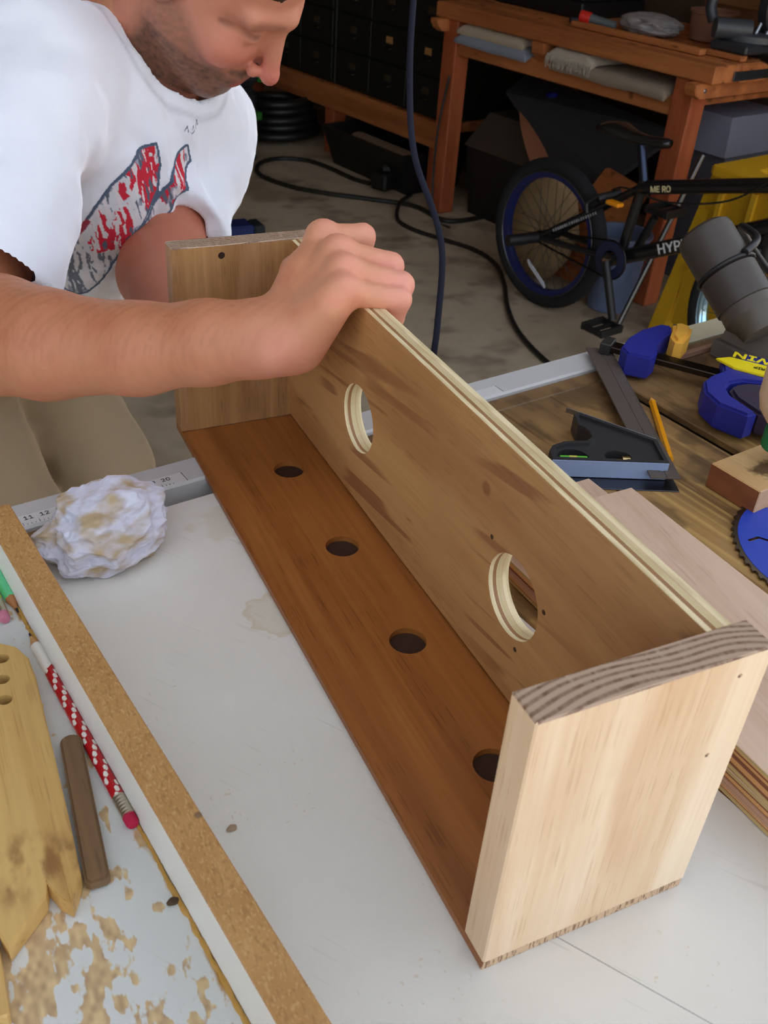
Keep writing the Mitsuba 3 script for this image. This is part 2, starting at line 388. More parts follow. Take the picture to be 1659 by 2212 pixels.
# the printed scale: a pale tape with black ticks and numbers
TZ = 0.0031
for x0, x1, first in ((-0.20, 0.06, 1), (0.30, 0.402, 22)):
    add(tb + '__scale_tape', box(x0, x1, 0.4590, 0.4735, TZ - 0.001, TZ, 0.0002), 'satin', S(202, 200, 198), F=TT)
    ms = [box(x1 - 0.0012, x1 - 0.0006, 0.4592, 0.4730, TZ, TZ + 0.0002, 0.00005)]
    n_ = int((x1 - x0 - (0.028 if first > 9 else 0)) / 0.0125)
    for i in range(n_ * 4):
        ms.append(box(x0 + i * 0.003125, x0 + i * 0.003125 + 0.0004, 0.4595, 0.4595 + (0.004 if i % 4 == 0 else 0.002), TZ, TZ + 0.0002, 0.00005))
    for i in range(n_):
        ms.append(text(str(first + i), 0.0045, (x0 + 0.002 + i * 0.0125, 0.4665, TZ), (1, 0, 0), (0, 1, 0), 0.0002))
    add(tb + '__scale_marking', cat(*ms), 'matte', S(86, 82, 80), F=TT)
for x, y in ((-0.68, -0.38), (0.95, -0.38), (-0.68, 0.42), (0.95, 0.42)):
    add(tb + '__leg', box(x - 0.035, x + 0.035, y - 0.035, y + 0.035, FZ, -0.028, 0.003), 'satin', S(90, 88, 84), F=TT)
for a in ((-0.68, 0.95, -0.39, -0.37), (-0.68, 0.95, 0.415, 0.435), (-0.69, -0.67, -0.38, 0.42), (0.94, 0.96, -0.38, 0.42)):
    add(tb + '__apron', box(*a, -0.14, -0.029, 0.002), 'satin', S(110, 106, 100), F=TT)

fc = thing('rip_fence', 'long straight fence with white sides and tan wooden top edge on the white table', 'fence')
add(fc + '__side_board', box(-0.1062, -0.0892, -0.30, 0.43, 0.0002, 0.0405, 0.001), 'satin', S(205, 202, 195), F=TT, label='white laminated sides')
rn = random.Random(8)
add(fc + '__glue_bead', tube(spline([at(TT, -0.1067 - rn.random() * 0.0010, y, 0.0004) for y in np.linspace(-0.28, 0.42, 90)], 3), np.array([0.0008 + 0.0011 * rn.random() for _ in range(268)]), 6), 'satin', S(178, 134, 62), smooth=True, label='dried yellow glue along the foot')
add(fc + '__top_edge', box(-0.1068, -0.0886, -0.30, 0.43, 0.0405, 0.0465, 0.0009), 'fence_wood', F=TT, label='tan wooden top edge')

# ------------------------------------------------------------------ the box being made
W_, H_, L_, TB, TE = 0.1234, 0.1723, 0.5541, 0.0058, 0.019
bx = thing('wooden_box', 'unfinished open oak box with plywood back, two round cut-outs and holes drilled in its floor', 'box')
def drill(mesh, holes):
    m = tri2man(mesh)
    for p0, p1, r in holes:
        m = m - tri2man(cyl(p0, p1, r, 48))
    return man2tri(m)
HX = 0.0679
floor_holes = [((HX, y, 0.0009), (HX, y, 0.02), 0.0127) for y in (0.4473, 0.3323, 0.2194, 0.1045)]
add(bx + '__floor_board', drill(box(0, W_ - 0.001, 0.0002, L_ - 0.0002, 0, TB, 0.0005), floor_holes), 'oak_floor', label='brown oak floor with four drilled holes')
for y in (0.4473, 0.3323, 0.2194, 0.1045):  # dark discs stand in for the shade deep in the holes
    add(bx + '__hole_bottom', cyl((HX, y, 0.0008), (HX, y, 0.0013), 0.0126, 32), 'matte', S(58, 36, 24), label='dark disc standing in for the shade inside a drilled hole')
# the end boards rise from the floor board; small pilot holes on the outside of the near one
end = box(0, W_, 0.0, TE, TB, H_, 0.0009)
end = man2tri(tri2man(end) - tri2man(cyl((0.107, -0.01, 0.160), (0.107, 0.004, 0.160), 0.0013, 14)) - tri2man(cyl((0.105, -0.01, 0.110), (0.105, 0.004, 0.110), 0.0013, 14)))
add(bx + '__end_board', end, 'oak_end', label='pale oak end board with dark end grain on top')
far = tri2man(box(0, W_, L_ - TE, L_, TB, H_, 0.0009)) - tri2man(lathe([(0, -0.004), (0.0035, -0.004), (0.0028, 0.001), (0, 0.0025)], (0.041, L_ - TE, H_ - 0.009), (0, 1, 0), 14))
fe = add(bx + '__end_board', man2tri(far), 'oak_end', label='far oak end board with a dark knot near its top')
add(fe + '__knot', lathe([(0, 0), (0.0034, 0), (0.0030, 0.0008), (0, 0.0012)], (0.041, L_ - TE + 0.0003, H_ - 0.009), (0, 1, 0), 14), 'matte', S(48, 30, 20), label='dark knot')
bk = box(BX, BY1, TE, L_ - TE, TB + 0.002, H_ - 0.001, 0.0004)
RH = 0.0273
cuts = [((0.09, y, 0.0812), (0.13, y, 0.0812), RH) for y in (0.3872, 0.1594)]
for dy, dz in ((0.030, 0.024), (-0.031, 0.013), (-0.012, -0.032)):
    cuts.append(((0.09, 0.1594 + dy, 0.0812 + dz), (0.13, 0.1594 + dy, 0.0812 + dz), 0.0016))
for c0_, c1_, r_ in cuts[2:]:  # flush dark plugs painted in place of shaded screw holes
    add(bx + '__screw_hole', cyl((BX - 0.0002, c0_[1], c0_[2]), (BX + 0.006, c0_[1], c0_[2]), r_, 16), 'matte', S(70, 44, 28), label='dark disc painted as the shade of a screw hole')
add(bx + '__back_panel', drill(bk, cuts[:2]), 'birch_back', label='plywood back panel with two large round cut-outs')

# ------------------------------------------------------------------ loose things left of the fence
oc = thing('oak_offcut', 'flat oak offcut with three dark holes and a broken lower end, left of the fence', 'wood scrap')
pl = [(-0.212, 0.310), (-0.196, 0.3085), (-0.181, 0.3045), (-0.172, 0.297), (-0.1665, 0.284), (-0.1650, 0.266), (-0.1652, 0.20), (-0.1655, 0.150), (-0.1662, 0.118),
      (-0.1700, 0.109), (-0.1735, 0.1025), (-0.1785, 0.1085), (-0.1825, 0.1185), (-0.1842, 0.1110), (-0.1935, 0.1018), (-0.2045, 0.0905), (-0.2075, 0.100), (-0.2075, 0.2)]
oc_m = tri2man(prism(pl, 0.0003, 0.0128, bevel=0.0006))
for x, y in ((-0.1815, 0.289), (-0.1835, 0.2705), (-0.1845, 0.2525)):
    oc_m = oc_m - tri2man(cyl((x, y, -0.002), (x, y, 0.02), 0.0042, 24))
add(oc + '__body', oc_m, 'offcut_oak')
for x, y in ((-0.1815, 0.289), (-0.1835, 0.2705), (-0.1845, 0.2525)):  # near-black discs supply the shade inside the offcut holes
    add(oc + '__hole_floor', cyl((x, y, 0.0004), (x, y, 0.0010), 0.0041, 20), 'matte', S(24, 15, 10), label='near black disc standing in for the shade in the hole')
ob = thing('oak_strip', 'narrow brown oak strip half out of the frame beside the holed offcut', 'wood scrap')
add(ob + '__body', box(-0.223, -0.2085, 0.06, 0.20, 0.0002, 0.010, 0.001), 'offcut_oak')

sk = thing('round_ended_stick', 'short dark brown round-ended wooden stick lying against the holed offcut', 'stick')
pts = [(0.0062 * math.cos(a), 0.048 + 0.0062 * math.sin(a)) for a in np.linspace(0, math.pi, 12)] + [(-0.0062, -0.047), (-0.004, -0.049), (0.004, -0.049), (0.0062, -0.047)]
add(sk + '__body', place(prism(pts, 0, 0.0075, bevel=0.0014), (-0.1568, 0.163, 0.0002), (1, -0.045, 0), (0.045, 1, 0)), 'dark_stick')

def pencil(key, tip, tail, r, paint, tip_len=0.017, ferrule=0.014, eraser=None, hexa=True, cone=S(196, 150, 96), lead=S(40, 38, 40), parts=True):
    tip, tail = np.asarray(tip, float), np.asarray(tail, float)
    d = tail - tip; L = np.linalg.norm(d); d /= L
    n = 6 if hexa else 20
    add(key + '__lead', lathe([(0, 0), (0.0005, 0.0004), (r * 0.26, 0.0045), (0, 0.0045)], tip, d, 12), 'satin', lead)
    add(key + '__sharpened_wood', lathe([(0, 0.0042), (r * 0.25, 0.0042), (r * 0.97, tip_len), (0, tip_len)], tip, d, 16), 'matte', cone, smooth=40)
    e = L - (ferrule + 0.008 if eraser is not None else 0)
    bar = lathe([(0, tip_len - 0.0006), (r, tip_len - 0.0006), (r, e), (0, e)], tip, d, n)
    if callable(paint):
        bar = lathe([(0, tip_len - 0.0006)] + [(r, h) for h in np.linspace(tip_len - 0.0006, e, 260)] + [(0, e)], tip, d, 36)
        q = bar.vertices - tip
        h = q @ d
        side = np.cross(d, [0, 0, 1]); up = np.cross(side, d)
        add(key + '__barrel', bar, 'gloss', paint(h, np.arctan2(q @ side, q @ up)), smooth=True)
    else:
        add(key + '__barrel', bar, 'gloss', paint)
    if eraser is not None:
        prof = [(0, e)]
        for i in range(7):
            h = e + ferrule * i / 6
            prof += [(r * 1.04, h), (r * 0.98, h + ferrule / 14), (r * 1.04, h + ferrule / 9)]
        add(key + '__ferrule', lathe(prof + [(0, e + ferrule)], tip, d, 24), 'metal', S(214, 206, 186), smooth=30)
        add(key + '__eraser', lathe([(0, e + ferrule - 0.001), (r, e + ferrule - 0.001), (r, L - 0.002), (r * 0.8, L - 0.0004), (0, L)], tip, d, 24), 'matte', eraser, smooth=40)

RED, WHT = S(176, 22, 30), S(232, 226, 216)
def dots(h, a):
    c = np.tile(RED, (len(h), 1))
    hit = np.zeros(len(h), bool)
    for k in range(-1, 40):
        for ph in (-1.0, -0.35, 0.3, 0.95):
            for off in (0.0, 2.6, -2.6):
                hc = 0.046 + k * 0.0172 + (ph + 1.0) * 0.0072
                da = (a - (ph * 0.75 + off) + np.pi) % (2 * np.pi) - np.pi
                hit |= ((h - hc) / 0.0023) ** 2 + (da * 0.0036 / 0.0013) ** 2 < 1
    c[hit] = WHT
    c[h < 0.041 + 0.003 * np.sin(a)] = WHT
    return c
pk = thing('pencil', 'red pencil with white dots and a red eraser lying along the fence', 'pencil')
pencil(pk, (-0.1622, 0.3205, 0.0012), (-0.1345, 0.1430, 0.0037), 0.0036, dots, tip_len=0.015, eraser=S(178, 34, 66))
pk = thing('pencil', 'mint green pencil pointing down behind the holed offcut at the left edge', 'pencil')
pencil(pk, (-0.1655, 0.3440, 0.0012), (-0.180, 0.430, 0.0042), 0.0041, S(96, 200, 140), tip_len=0.016, cone=S(172, 116, 72))
pk = thing('pencil', 'yellow green pencil with a pink eraser at the left edge under the mint one', 'pencil')
pencil(pk, (-0.194, 0.505, 0.0012), (-0.1745, 0.3360, 0.0037), 0.0036, S(190, 200, 40), eraser=S(196, 120, 140))
for x, y, r, lab in ((-0.1268, 0.0925, 0.0024, 'dark wood chip on the white table just left of the fence foot'), (-0.0860, 0.1235, 0.0022, 'small tan wood chip peeping out right of the fence')):
    t = thing('wood_chip', lab, 'wood chip')
    m = trimesh.creation.icosphere(subdivisions=2, radius=r)
    m.vertices *= 1 + 0.5 * (meshkit.noise(m.vertices * 700, 3)[:, None] - 0.5)
    m.vertices *= (1.3, 0.9, 0.6); m.vertices += (x, y, r * 0.5)
    add(t + '__body', m, 'matte', S(74, 56, 38) if x < -0.1 else S(150, 128, 104))

# crumpled rag
rg = thing('crumpled_rag', 'crumpled white and tan rag lying on the table between fence and box', 'rag')
m = trimesh.creation.icosphere(subdivisions=6, radius=1.0)
d = m.vertices.copy()
def ridge(p, s, seed): return 1 - np.abs(2 * meshkit.fbm(p * s, 3, seed) - 1)
rr = 0.70 + 0.46 * meshkit.fbm(d * 1.7, 3, 5) + 0.50 * (ridge(d, 1.2, 8) - 0.6) + 0.26 * (ridge(d + 0.3, 2.2, 17) - 0.6) + 0.06 * (ridge(d, 6, 31) - 0.6)
v = d * rr[:, None] * np.array([0.044, 0.036, 0.025])
v[:, 2] = np.maximum(v[:, 2] + 0.0190, 0.0004 + 0.0012 * (1 + np.sin(v[:, 0] * 300)))
k = meshkit.fbm(d * 2.6, 3, 40)
k = np.clip((k + 0.25 * (meshkit.fbm(d * 7, 3, 41) - 0.5) - 0.44) / 0.26, 0, 1)[:, None]
rag_c = (S(204, 203, 216) * (1 - k) + S(176, 154, 122) * k) * (0.88 + 0.24 * meshkit.fbm(d * 14, 3, 3))[:, None]
m.vertices = v @ np.array([[0.9, 0.43, 0], [-0.43, 0.9, 0], [0, 0, 1]]) + np.array([-0.094, 0.4000, 0.0])
m.vertices[:, 0] = np.maximum(m.vertices[:, 0], -0.150)
add(rg + '__cloth', m, 'cloth', rag_c, smooth=True)

# ------------------------------------------------------------------ boards and tools right of the box
def oriented(x0, x1, y0, y1, z0, z1, deg, ox, oy, b=0.0004):
    M = frame(deg); M[:2, 3] = (ox, oy)
    m = box(x0, x1, y0, y1, z0, z1, b); m.apply_transform(M); return m
p1 = thing('plywood_board', 'lower pinkish plywood board lying directly on the table behind the box', 'plywood board')
add(p1 + '__body', oriented(0, 0.1285, -0.42, 0.284, 0.0006, 0.0190, 4.4, 0.1868, 0.040), 'pink_ply')
p2 = thing('plywood_board', 'upper pinkish plywood board lying on top of the other one behind the box', 'plywood board')
add(p2 + '__body', oriented(0, 0.1225, -0.40, 0.239, 0.0192, 0.0382, 3.0, 0.1872, 0.041), 'pink_ply')

def U(x, y, z=0.0): return at(TT, x, y, z)
# combination square
sq = thing('combination_square', 'black combination square with silver edge, green vial and steel blade, lying on the brown planks', 'square')
e1, e2 = np.array([-0.85, 0.527, 0.0]), np.array([0.527, 0.85, 0.0])
E1, E2 = TT[:3, :3] @ e1, TT[:3, :3] @ e2
O = U(0.4245, 0.2655, 0.0)
hd = [(0, 0), (0.104, 0), (0.104, 0.014), (0.099, 0.024), (0.088, 0.031), (0.076, 0.033), (0.066, 0.034), (0.060, 0.041), (0.060, 0.050), (0.063, 0.058), (0.068, 0.062), (0.068, 0.082), (0.062, 0.086), (0.000, 0.040)]
hole1 = [(0.083 + 0.014 * math.cos(a), 0.010 + (0.013 * math.sin(a) if math.sin(a) > 0 else 0.004 * math.sin(a))) for a in np.linspace(0, 2 * math.pi, 25)[:-1]]
hole2 = [(0.042 + 0.012 * math.cos(a), 0.013 + 0.010 * math.sin(a)) for a in np.linspace(0, 2 * math.pi, 21)[:-1]]
inner = sg.Polygon(hd).buffer(-0.004)
def head_frame(m, z):
    m = m.copy(); m.vertices = m.vertices[:, [1, 0, 2]]; m.invert()
    return place(m, O + np.array([0, 0, z]), E2, E1)
rim = man2tri(tri2man(prism(hd, 0, 0.0178, [hole1, hole2], bevel=0.0005)) - tri2man(prism(list(inner.exterior.coords)[:-1], 0.0145, 0.03)))
add(sq + '__head', head_frame(rim, 0.0012), 'satin', S(42, 42, 44))
add(sq + '__machined_edge', head_frame(box(0.0002, 0.1038, -0.0007, 0.0001, 0.0006, 0.0172, 0.0002), 0.0012), 'satin', S(136, 152, 184), label='silver edge with the sky reflection put into its colour')  # bluish tone is the sky reflection, painted on
add(sq + '__machined_edge', head_frame(place(box(0.001, 0.0905, -0.0004, 0.0004, 0.013, 0.0182, 0.0002), (0.0, 0.0402, 0), (0.062, 0.046, 0), (-0.046, 0.062, 0)), 0.0012), 'metal', S(150, 152, 156), label='thin silver edge')
add(sq + '__vial', cyl(O + E1 * 0.071 + E2 * 0.0085 + [0, 0, 0.013], O + E1 * 0.095 + E2 * 0.0085 + [0, 0, 0.013], 0.0042, 20), 'gloss', S(96, 190, 60), smooth=40, label='green bubble vial')
add(sq + '__vial_bubble', cyl(O + E1 * 0.080 + E2 * 0.0085 + [0, 0, 0.0137], O + E1 * 0.087 + E2 * 0.0085 + [0, 0, 0.0137], 0.0038, 16), 'gloss', S(196, 190, 90), smooth=40, label='pale bubble')
add(sq + '__clamp_screw', lathe([(0, 0), (0.003, 0), (0.003, 0.006), (0.0055, 0.006), (0.0055, 0.013), (0.0045, 0.014), (0, 0.014)], O + E1 * 0.044 + E2 * 0.013 + [0, 0, 0.010], -E1, 20), 'metal', S(206, 184, 130), smooth=40, label='brass clamp screw')
add(sq + '__scriber', lathe([(0, 0), (0.0025, 0), (0.003, 0.005), (0.002, 0.007), (0, 0.007)], O + E1 * 0.1035 + E2 * 0.012 + [0, 0, 0.010], E1, 16), 'metal', S(150, 110, 70), smooth=40, label='brass scriber knob')
bl = box(-0.0085, 0.0185, -0.012, 0.248, 0.0085, 0.0101, 0.0002)
bl = man2tri(tri2man(bl) - tri2man(box(0.0035, 0.0065, -0.02, 0.26, 0.0096, 0.02, 0.0001)))
add(sq + '__blade', head_frame(bl, 0.0012), 'satin', S(84, 74, 68), label='dark steel rule blade')
add(sq + '__blade_graduation', head_frame(cat(*[box(-0.0083, -0.0083 + (0.004 if i % 4 == 0 else 0.0022), 0.05 + i * 0.0032, 0.0504 + i * 0.0032, 0.0100, 0.0103, 0.00005) for i in range(60)]), 0.0012), 'matte', S(46, 42, 40))
sp = thing('steel_plate', 'dark steel plate lying flat under the silver edge of the square, partly standing in for its shadow', 'metal plate')
add(sp + '__body', head_frame(box(-0.008, 0.105, -0.0175, 0.03, 0.0002, 0.0011, 0.0002), 0.0), 'metal', S(96, 98, 106))  # dark plate doubles as the shadow in front of the square

pk = thing('pencil', 'yellow pencil lying beside the steel blade of the square', 'pencil')
pencil(pk, U(0.5335, 0.3835, 0.0012), U(0.452, 0.285, 0.0037), 0.0036, S(226, 150, 20), tip_len=0.013, cone=S(214, 160, 96), lead=S(190, 120, 60))

wb = thing('wood_block', 'small thick wood block with a burnt brown mark on top, under the glue bottle', 'wood block')
add(wb + '__body', box(0.4505, 0.535, 0.1905, 0.2425, 0.0002, 0.0240, 0.0008), 'block_wood', F=TT)
gb = thing('glue_bottle', 'cream glue bottle with green cap standing upside down on the wood block', 'bottle')
go = U(0.5010, 0.2150, 0.0243)
add(gb + '__nozzle', lathe([(0, 0), (0.0035, 0), (0.006, 0.012), (0.009, 0.013), (0.009, 0.016), (0, 0.016)], go, n=24), 'satin', S(150, 160, 150), smooth=40, label='grey nozzle')
add(gb + '__cap', lathe([(0, 0.015), (0.0155, 0.015), (0.0165, 0.017), (0.0165, 0.033), (0.0150, 0.035), (0, 0.035)], go, n=32), 'satin', S(20, 120, 70), smooth=40, label='green cap')
add(gb + '__body', lathe([(0, 0.034), (0.013, 0.034), (0.018, 0.039), (0.0265, 0.050), (0.030, 0.062), (0.0305, 0.085), (0.029, 0.10), (0.0305, 0.115), (0.0305, 0.165), (0.027, 0.172), (0, 0.172)], go, n=48), 'satin', S(222, 196, 160), smooth=50, label='cream bottle body')

sb = thing('circular_saw_disc', 'blue circular saw blade with black slots lying flat at the right edge', 'saw blade')
n, R_ = 60, 0.0920
pts = []
for i in range(n):
    a = 2 * math.pi * i / n
    for da, r in ((0.0, R_ - 0.0026), (0.02, R_ - 0.0028), (0.05, R_ - 0.0010), (0.088, R_ - 0.0002), (0.094, R_ - 0.0026)):
        pts.append((r * math.cos(a + da), r * math.sin(a + da)))
slots = []
for k in range(8):
    a = k * math.pi / 4 + 2.55
    c, s = math.cos(a), math.sin(a)
    sl = sg.LineString([(0.052 * c, 0.052 * s), (0.070 * c + 0.006 * s, 0.070 * s - 0.006 * c), (0.078 * c, 0.078 * s)]).buffer(0.0014)
    slots.append(list(sl.exterior.coords)[:-1])
arb = [(0.008 * math.cos(a), 0.008 * math.sin(a)) for a in np.linspace(0, 2 * math.pi, 25)[:-1]]
so = U(0.4715, 0.1130, 0.0010)
add(sb + '__steel_disc', place(prism(pts, 0, 0.0017, slots + [arb]), so, (1, 0, 0), (0, 1, 0)), 'metal', S(110, 104, 100), label='grey toothed rim')
blue = sg.Point(0, 0).buffer(0.0865, 64)
add(sb + '__painted_face', place(prism(list(blue.exterior.coords)[:-1], 0.0016, 0.0020, slots + [arb]), so, (1, 0, 0), (0, 1, 0)), 'satin', S(34, 62, 168), label='blue painted face')
add(sb + '__hub_print', place(cat(prism([(0.040 * math.cos(a), 0.040 * math.sin(a)) for a in np.linspace(0, 2 * math.pi, 41)[:-1]], 0.0020, 0.0022, [[(0.037 * math.cos(a), 0.037 * math.sin(a)) for a in np.linspace(0, 2 * math.pi, 41)[:-1]]])), so, (1, 0, 0), (0, 1, 0)), 'matte', S(20, 24, 40))

# bar clamps
def bar_clamp(key, o, ex, L, h):
    """ex: along the bar, towards the handle end; lies on its side"""
    ex = np.array([*ex, 0.0]); ex /= np.linalg.norm(ex); ey = np.array([-ex[1], ex[0], 0])
    P = lambda m: place(m, np.array(o, float), TT[:3, :3] @ ex, TT[:3, :3] @ ey)
    BL = S(35, 40, 132)
    add(key + '__bar', P(box(0, L, -0.0085, 0.0085, 0.010, 0.0165, 0.0008)), 'metal', S(62, 54, 48), label='dark steel bar')
    add(key + '__bar_stop', P(box(-0.005, 0.007, -0.0115, 0.0115, 0.007, 0.0195, 0.001)), 'satin', S(40, 38, 36))
    add(key + '__fixed_jaw', P(prism([(0.020, -0.022), (0.030, -0.034), (0.054, -0.030), (0.056, -0.012), (0.050, 0.012), (0.052, 0.030), (0.056, 0.050), (0.052, 0.066), (0.040, 0.064), (0.026, 0.036), (0.020, 0.010)], 0.0006, 0.026, bevel=0.002)), 'satin', BL, label='blue fixed jaw')
    add(key + '__jaw_pad', P(prism([(0.0565, 0.052), (0.053, 0.067), (0.060, 0.074), (0.074, 0.070), (0.076, 0.052), (0.074, 0.024), (0.066, 0.022), (0.058, 0.034)], 0.0025, 0.030, bevel=0.004)), 'satin', S(236, 176, 70), label='yellow jaw pad')
    arm = [(h - 0.004, 0.016), (h + 0.086, 0.016), (h + 0.086, -0.018), (h + 0.046, -0.022), (h + 0.026, -0.030), (h + 0.016, -0.042), (h + 0.014, -0.056), (h + 0.022, -0.072), (h + 0.050, -0.094), (h + 0.044, -0.104), (h + 0.014, -0.096), (h - 0.002, -0.078), (h - 0.008, -0.056), (h - 0.004, -0.036), (h + 0.004, -0.020)]
    add(key + '__handle_body', P(prism(arm, 0.0006, 0.028, bevel=0.0025)), 'satin', BL, label='blue handle body')
    add(key + '__grip', P(prism([(h + 0.048, -0.0235), (h + 0.084, -0.020), (h + 0.094, -0.050), (h + 0.080, -0.096), (h + 0.052, -0.092), (h + 0.026, -0.071), (h + 0.018, -0.056), (h + 0.020, -0.043), (h + 0.030, -0.032)], 0.004, 0.027, bevel=0.003)), 'satin', S(52, 42, 60), label='dark grip')
    add(key + '__name_plate', P(prism([(h - 0.008, 0.000), (h + 0.004, 0.012), (h + 0.092, 0.013), (h + 0.092, -0.014), (h + 0.012, -0.012)], 0.0280, 0.0305, bevel=0.0006)), 'satin', S(228, 206, 20), label='yellow name plate')
    add(key + '__name_plate_backing', P(box(h + 0.016, h + 0.092, 0.0132, 0.030, 0.020, 0.0303, 0.0008)), 'satin', S(30, 32, 110))
    return P
ck = thing('bar_clamp', 'long blue and yellow bar clamp with a yellow name plate lying beside the glue bottle', 'clamp')
h = 0.121
P = bar_clamp(ck, U(0.553, 0.470, 0.004), (0.473, -0.881), 0.20, h)
add(ck + '__lettering', P(text('IRWIN', 0.0125, (h + 0.072, 0.0270, 0.0301), (-1, 0, 0), (0, -1, 0), 0.0008, squash=1.2)), 'satin', S(236, 214, 30), label='IRWIN lettering')
add(ck + '__small_print', P(text('QUICK-GRIP', 0.0050, (h + 0.074, 0.0030, 0.0306), (-1, 0, 0), (0, -1, 0), 0.0004)), 'matte', S(60, 56, 20))
t = thing('wooden_stick', 'thin pinkish wooden stick lying at the far right behind the clamps', 'stick')
add(t + '__body', box(0.625, 0.735, 0.430, 0.4365, 0.0003, 0.0065, 0.0006), 'satin', S(160, 120, 100), F=TT)

# grey power tool with a cylindrical motor at the right edge
pt = thing('power_tool', 'grey power tool with a cylindrical motor at the right rear of the saw table', 'power tool')
a0, a1 = np.array([0.586, 0.574, 0.126]), np.array([0.597, 0.496, 0.071])
ax = (a1 - a0) / np.linalg.norm(a1 - a0); LL = np.linalg.norm(a1 - a0)
GRY = S(62, 54, 48)
add(pt + '__motor', lathe([(0, 0), (0.024, 0), (0.029, 0.004), (0.030, 0.010), (0.030, LL * 0.52), (0.0285, LL * 0.54), (0.0285, LL * 0.57), (0.0305, LL * 0.59), (0.0305, LL * 0.98), (0.026, LL), (0, LL)], a0, ax, 40), 'satin', GRY, smooth=30, label='grey cylindrical motor')
add(pt + '__gear_housing', lathe([(0, LL - 0.002), (0.0285, LL - 0.002), (0.029, LL + 0.012), (0.023, LL + 0.022), (0.020, LL + 0.034), (0, LL + 0.036)], a0, ax, 32), 'satin', S(78, 70, 62), smooth=30, label='metal gear housing')
add(pt + '__motor_ring', place(tube([(0.0312 * math.cos(a), 0.0312 * math.sin(a), 0) for a in np.linspace(0, 2 * math.pi, 33)[:-1]], 0.0022, 8, True), a0 + ax * LL * 0.55, np.cross(ax, [0, 0, 1]), np.cross(ax, np.cross(ax, [0, 0, 1]))), 'satin', S(26, 26, 28), smooth=True, label='black ring')
add(pt + '__base', box(0.672, 0.850, 0.300, 0.425, 0.0003, 0.0200, 0.002), 'satin', S(104, 98, 92), F=TT, label='grey base casting')
add(pt + '__base', hull([U(x, y, z) for x, y, z in ((0.680, 0.305, 0.0202), (0.84, 0.305, 0.0202), (0.680, 0.42, 0.0202), (0.84, 0.42, 0.0202), (0.698, 0.345, 0.066), (0.83, 0.345, 0.076), (0.692, 0.42, 0.060), (0.83, 0.42, 0.076))]), 'satin', S(112, 104, 96), label='grey sloping casting')
add(pt + '__name_strip', place(box(0, 0.05, 0, 0.010, 0, 0.0012, 0.0004), U(0.715, 0.3245, 0.0475), TT[:3, 0], (0.0, 0.65, 0.75)), 'satin', S(170, 164, 150), label='pale metal strip')
add(pt + '__handle', tube(spline([U(0.74, 0.40, 0.066), U(0.76, 0.40, 0.088), U(0.79, 0.40, 0.094), U(0.81, 0.40, 0.07)]), 0.008, 14), 'satin', S(60, 56, 54), smooth=True)
add(pt + '__cord', tube(spline([a0 + ax * LL * 0.52 + [0.0, -0.020, 0.026], a0 + ax * LL * 0.50 + [0.022, -0.012, 0.030], a0 + ax * LL * 0.42 + [0.050, 0.01, 0.022], [0.680, 0.610, 0.11], [0.74, 0.62, 0.06], [0.80, 0.60, 0.006]]), 0.0042, 12), 'satin', S(26, 26, 30), smooth=True, label='black cord')

# ------------------------------------------------------------------ workbench along the right wall
wk = thing('workbench', 'tall orange brown wooden workbench with thick plank top, shelf and legs behind the bicycle', 'workbench')
TOPZ = -0.045
xs = [2.55, 2.66, 2.80, 2.95, 3.10, 3.25]
for a, b in zip(xs[:-1], xs[1:]):
    add(wk + '__top_plank', box(a, b - 0.003, 1.725, 3.045, TOPZ - 0.055, TOPZ - random.Random(a).random() * 0.002, 0.004), 'bench_wood', F=GG)
for y in (1.795, 2.925):
    for x in (2.565, 3.17):
        add(wk + '__leg', box(x, x + 0.075, y, y + 0.080, FZ, TOPZ - 0.056, 0.004), 'leg_wood', F=GG)
add(wk + '__front_rail', box(2.578, 2.618, 1.876, 2.924, -0.222, -0.160, 0.003), 'bench_wood', F=GG)
add(wk + '__rear_rail', box(3.19, 3.23, 1.876, 2.924, -0.222, -0.160, 0.003), 'bench_wood', F=GG)
add(wk + '__shelf', box(2.622, 3.18, 1.80, 3.00, -0.180, -0.162, 0.002), 'bench_wood', F=GG, label='thin shelf under the top')
corbel = [(0, 0), (0.135, 0), (0.135, -0.045), (0.035, -0.045), (0.015, -0.034), (0.002, -0.016)]
for y0 in (1.750, 2.975):
    m = prism(corbel if y0 > 2 else [(0, 0), (0.70, 0), (0.70, -0.045), (0.035, -0.045), (0.015, -0.034), (0.002, -0.016)], 0, 0.043, bevel=0.002)
    add(wk + '__side_beam', place(m, at(GG, 2.502, y0 + 0.043, TOPZ - 0.0555), GG[:3, 0], (0, 0, 1)), 'bench_wood', label='rounded side beam under the top')
m = prism([(0, 0), (0.085, 0), (0.085, -0.085), (0.055, -0.085), (0.030, -0.060), (0.004, -0.035)], 0, 0.06, bevel=0.003)
add(wk + '__bracket', place(m, at(GG, 2.540, 2.50, TOPZ - 0.0555), GG[:3, 0], (0, 0, 1)), 'bench_wood', label='curved bracket in the middle of the front')
add(wk + '__bolt', lathe([(0, 0.004), (0.005, 0.003), (0.007, 0), (0, 0)], at(GG, 2.555, 1.7495, -0.121), -GG[:3, 1], 14), 'metal', S(190, 186, 180), smooth=40)
add(wk + '__end_batten', box(2.68, 3.24, 1.722, 1.724, -0.10, -0.05, 0.0005), 'bench_wood', F=GG)
rl = thing('steel_ruler', 'grey steel ruler fixed on the right end edge of the workbench top', 'ruler')
add(rl + '__body', box(2.645, 3.15, 1.7195, 1.7213, -0.094, -0.066, 0.0004), 'metal', S(128, 138, 150), F=GG)
add(rl + '__graduation', cat(*[box(2.65 + i * 0.012, 2.6515 + i * 0.012, 1.7190, 1.7197, -0.094, -0.088 + (0.006 if i % 4 == 0 else 0), 0.0001) for i in range(41)]), 'matte', S(50, 52, 56), F=GG)

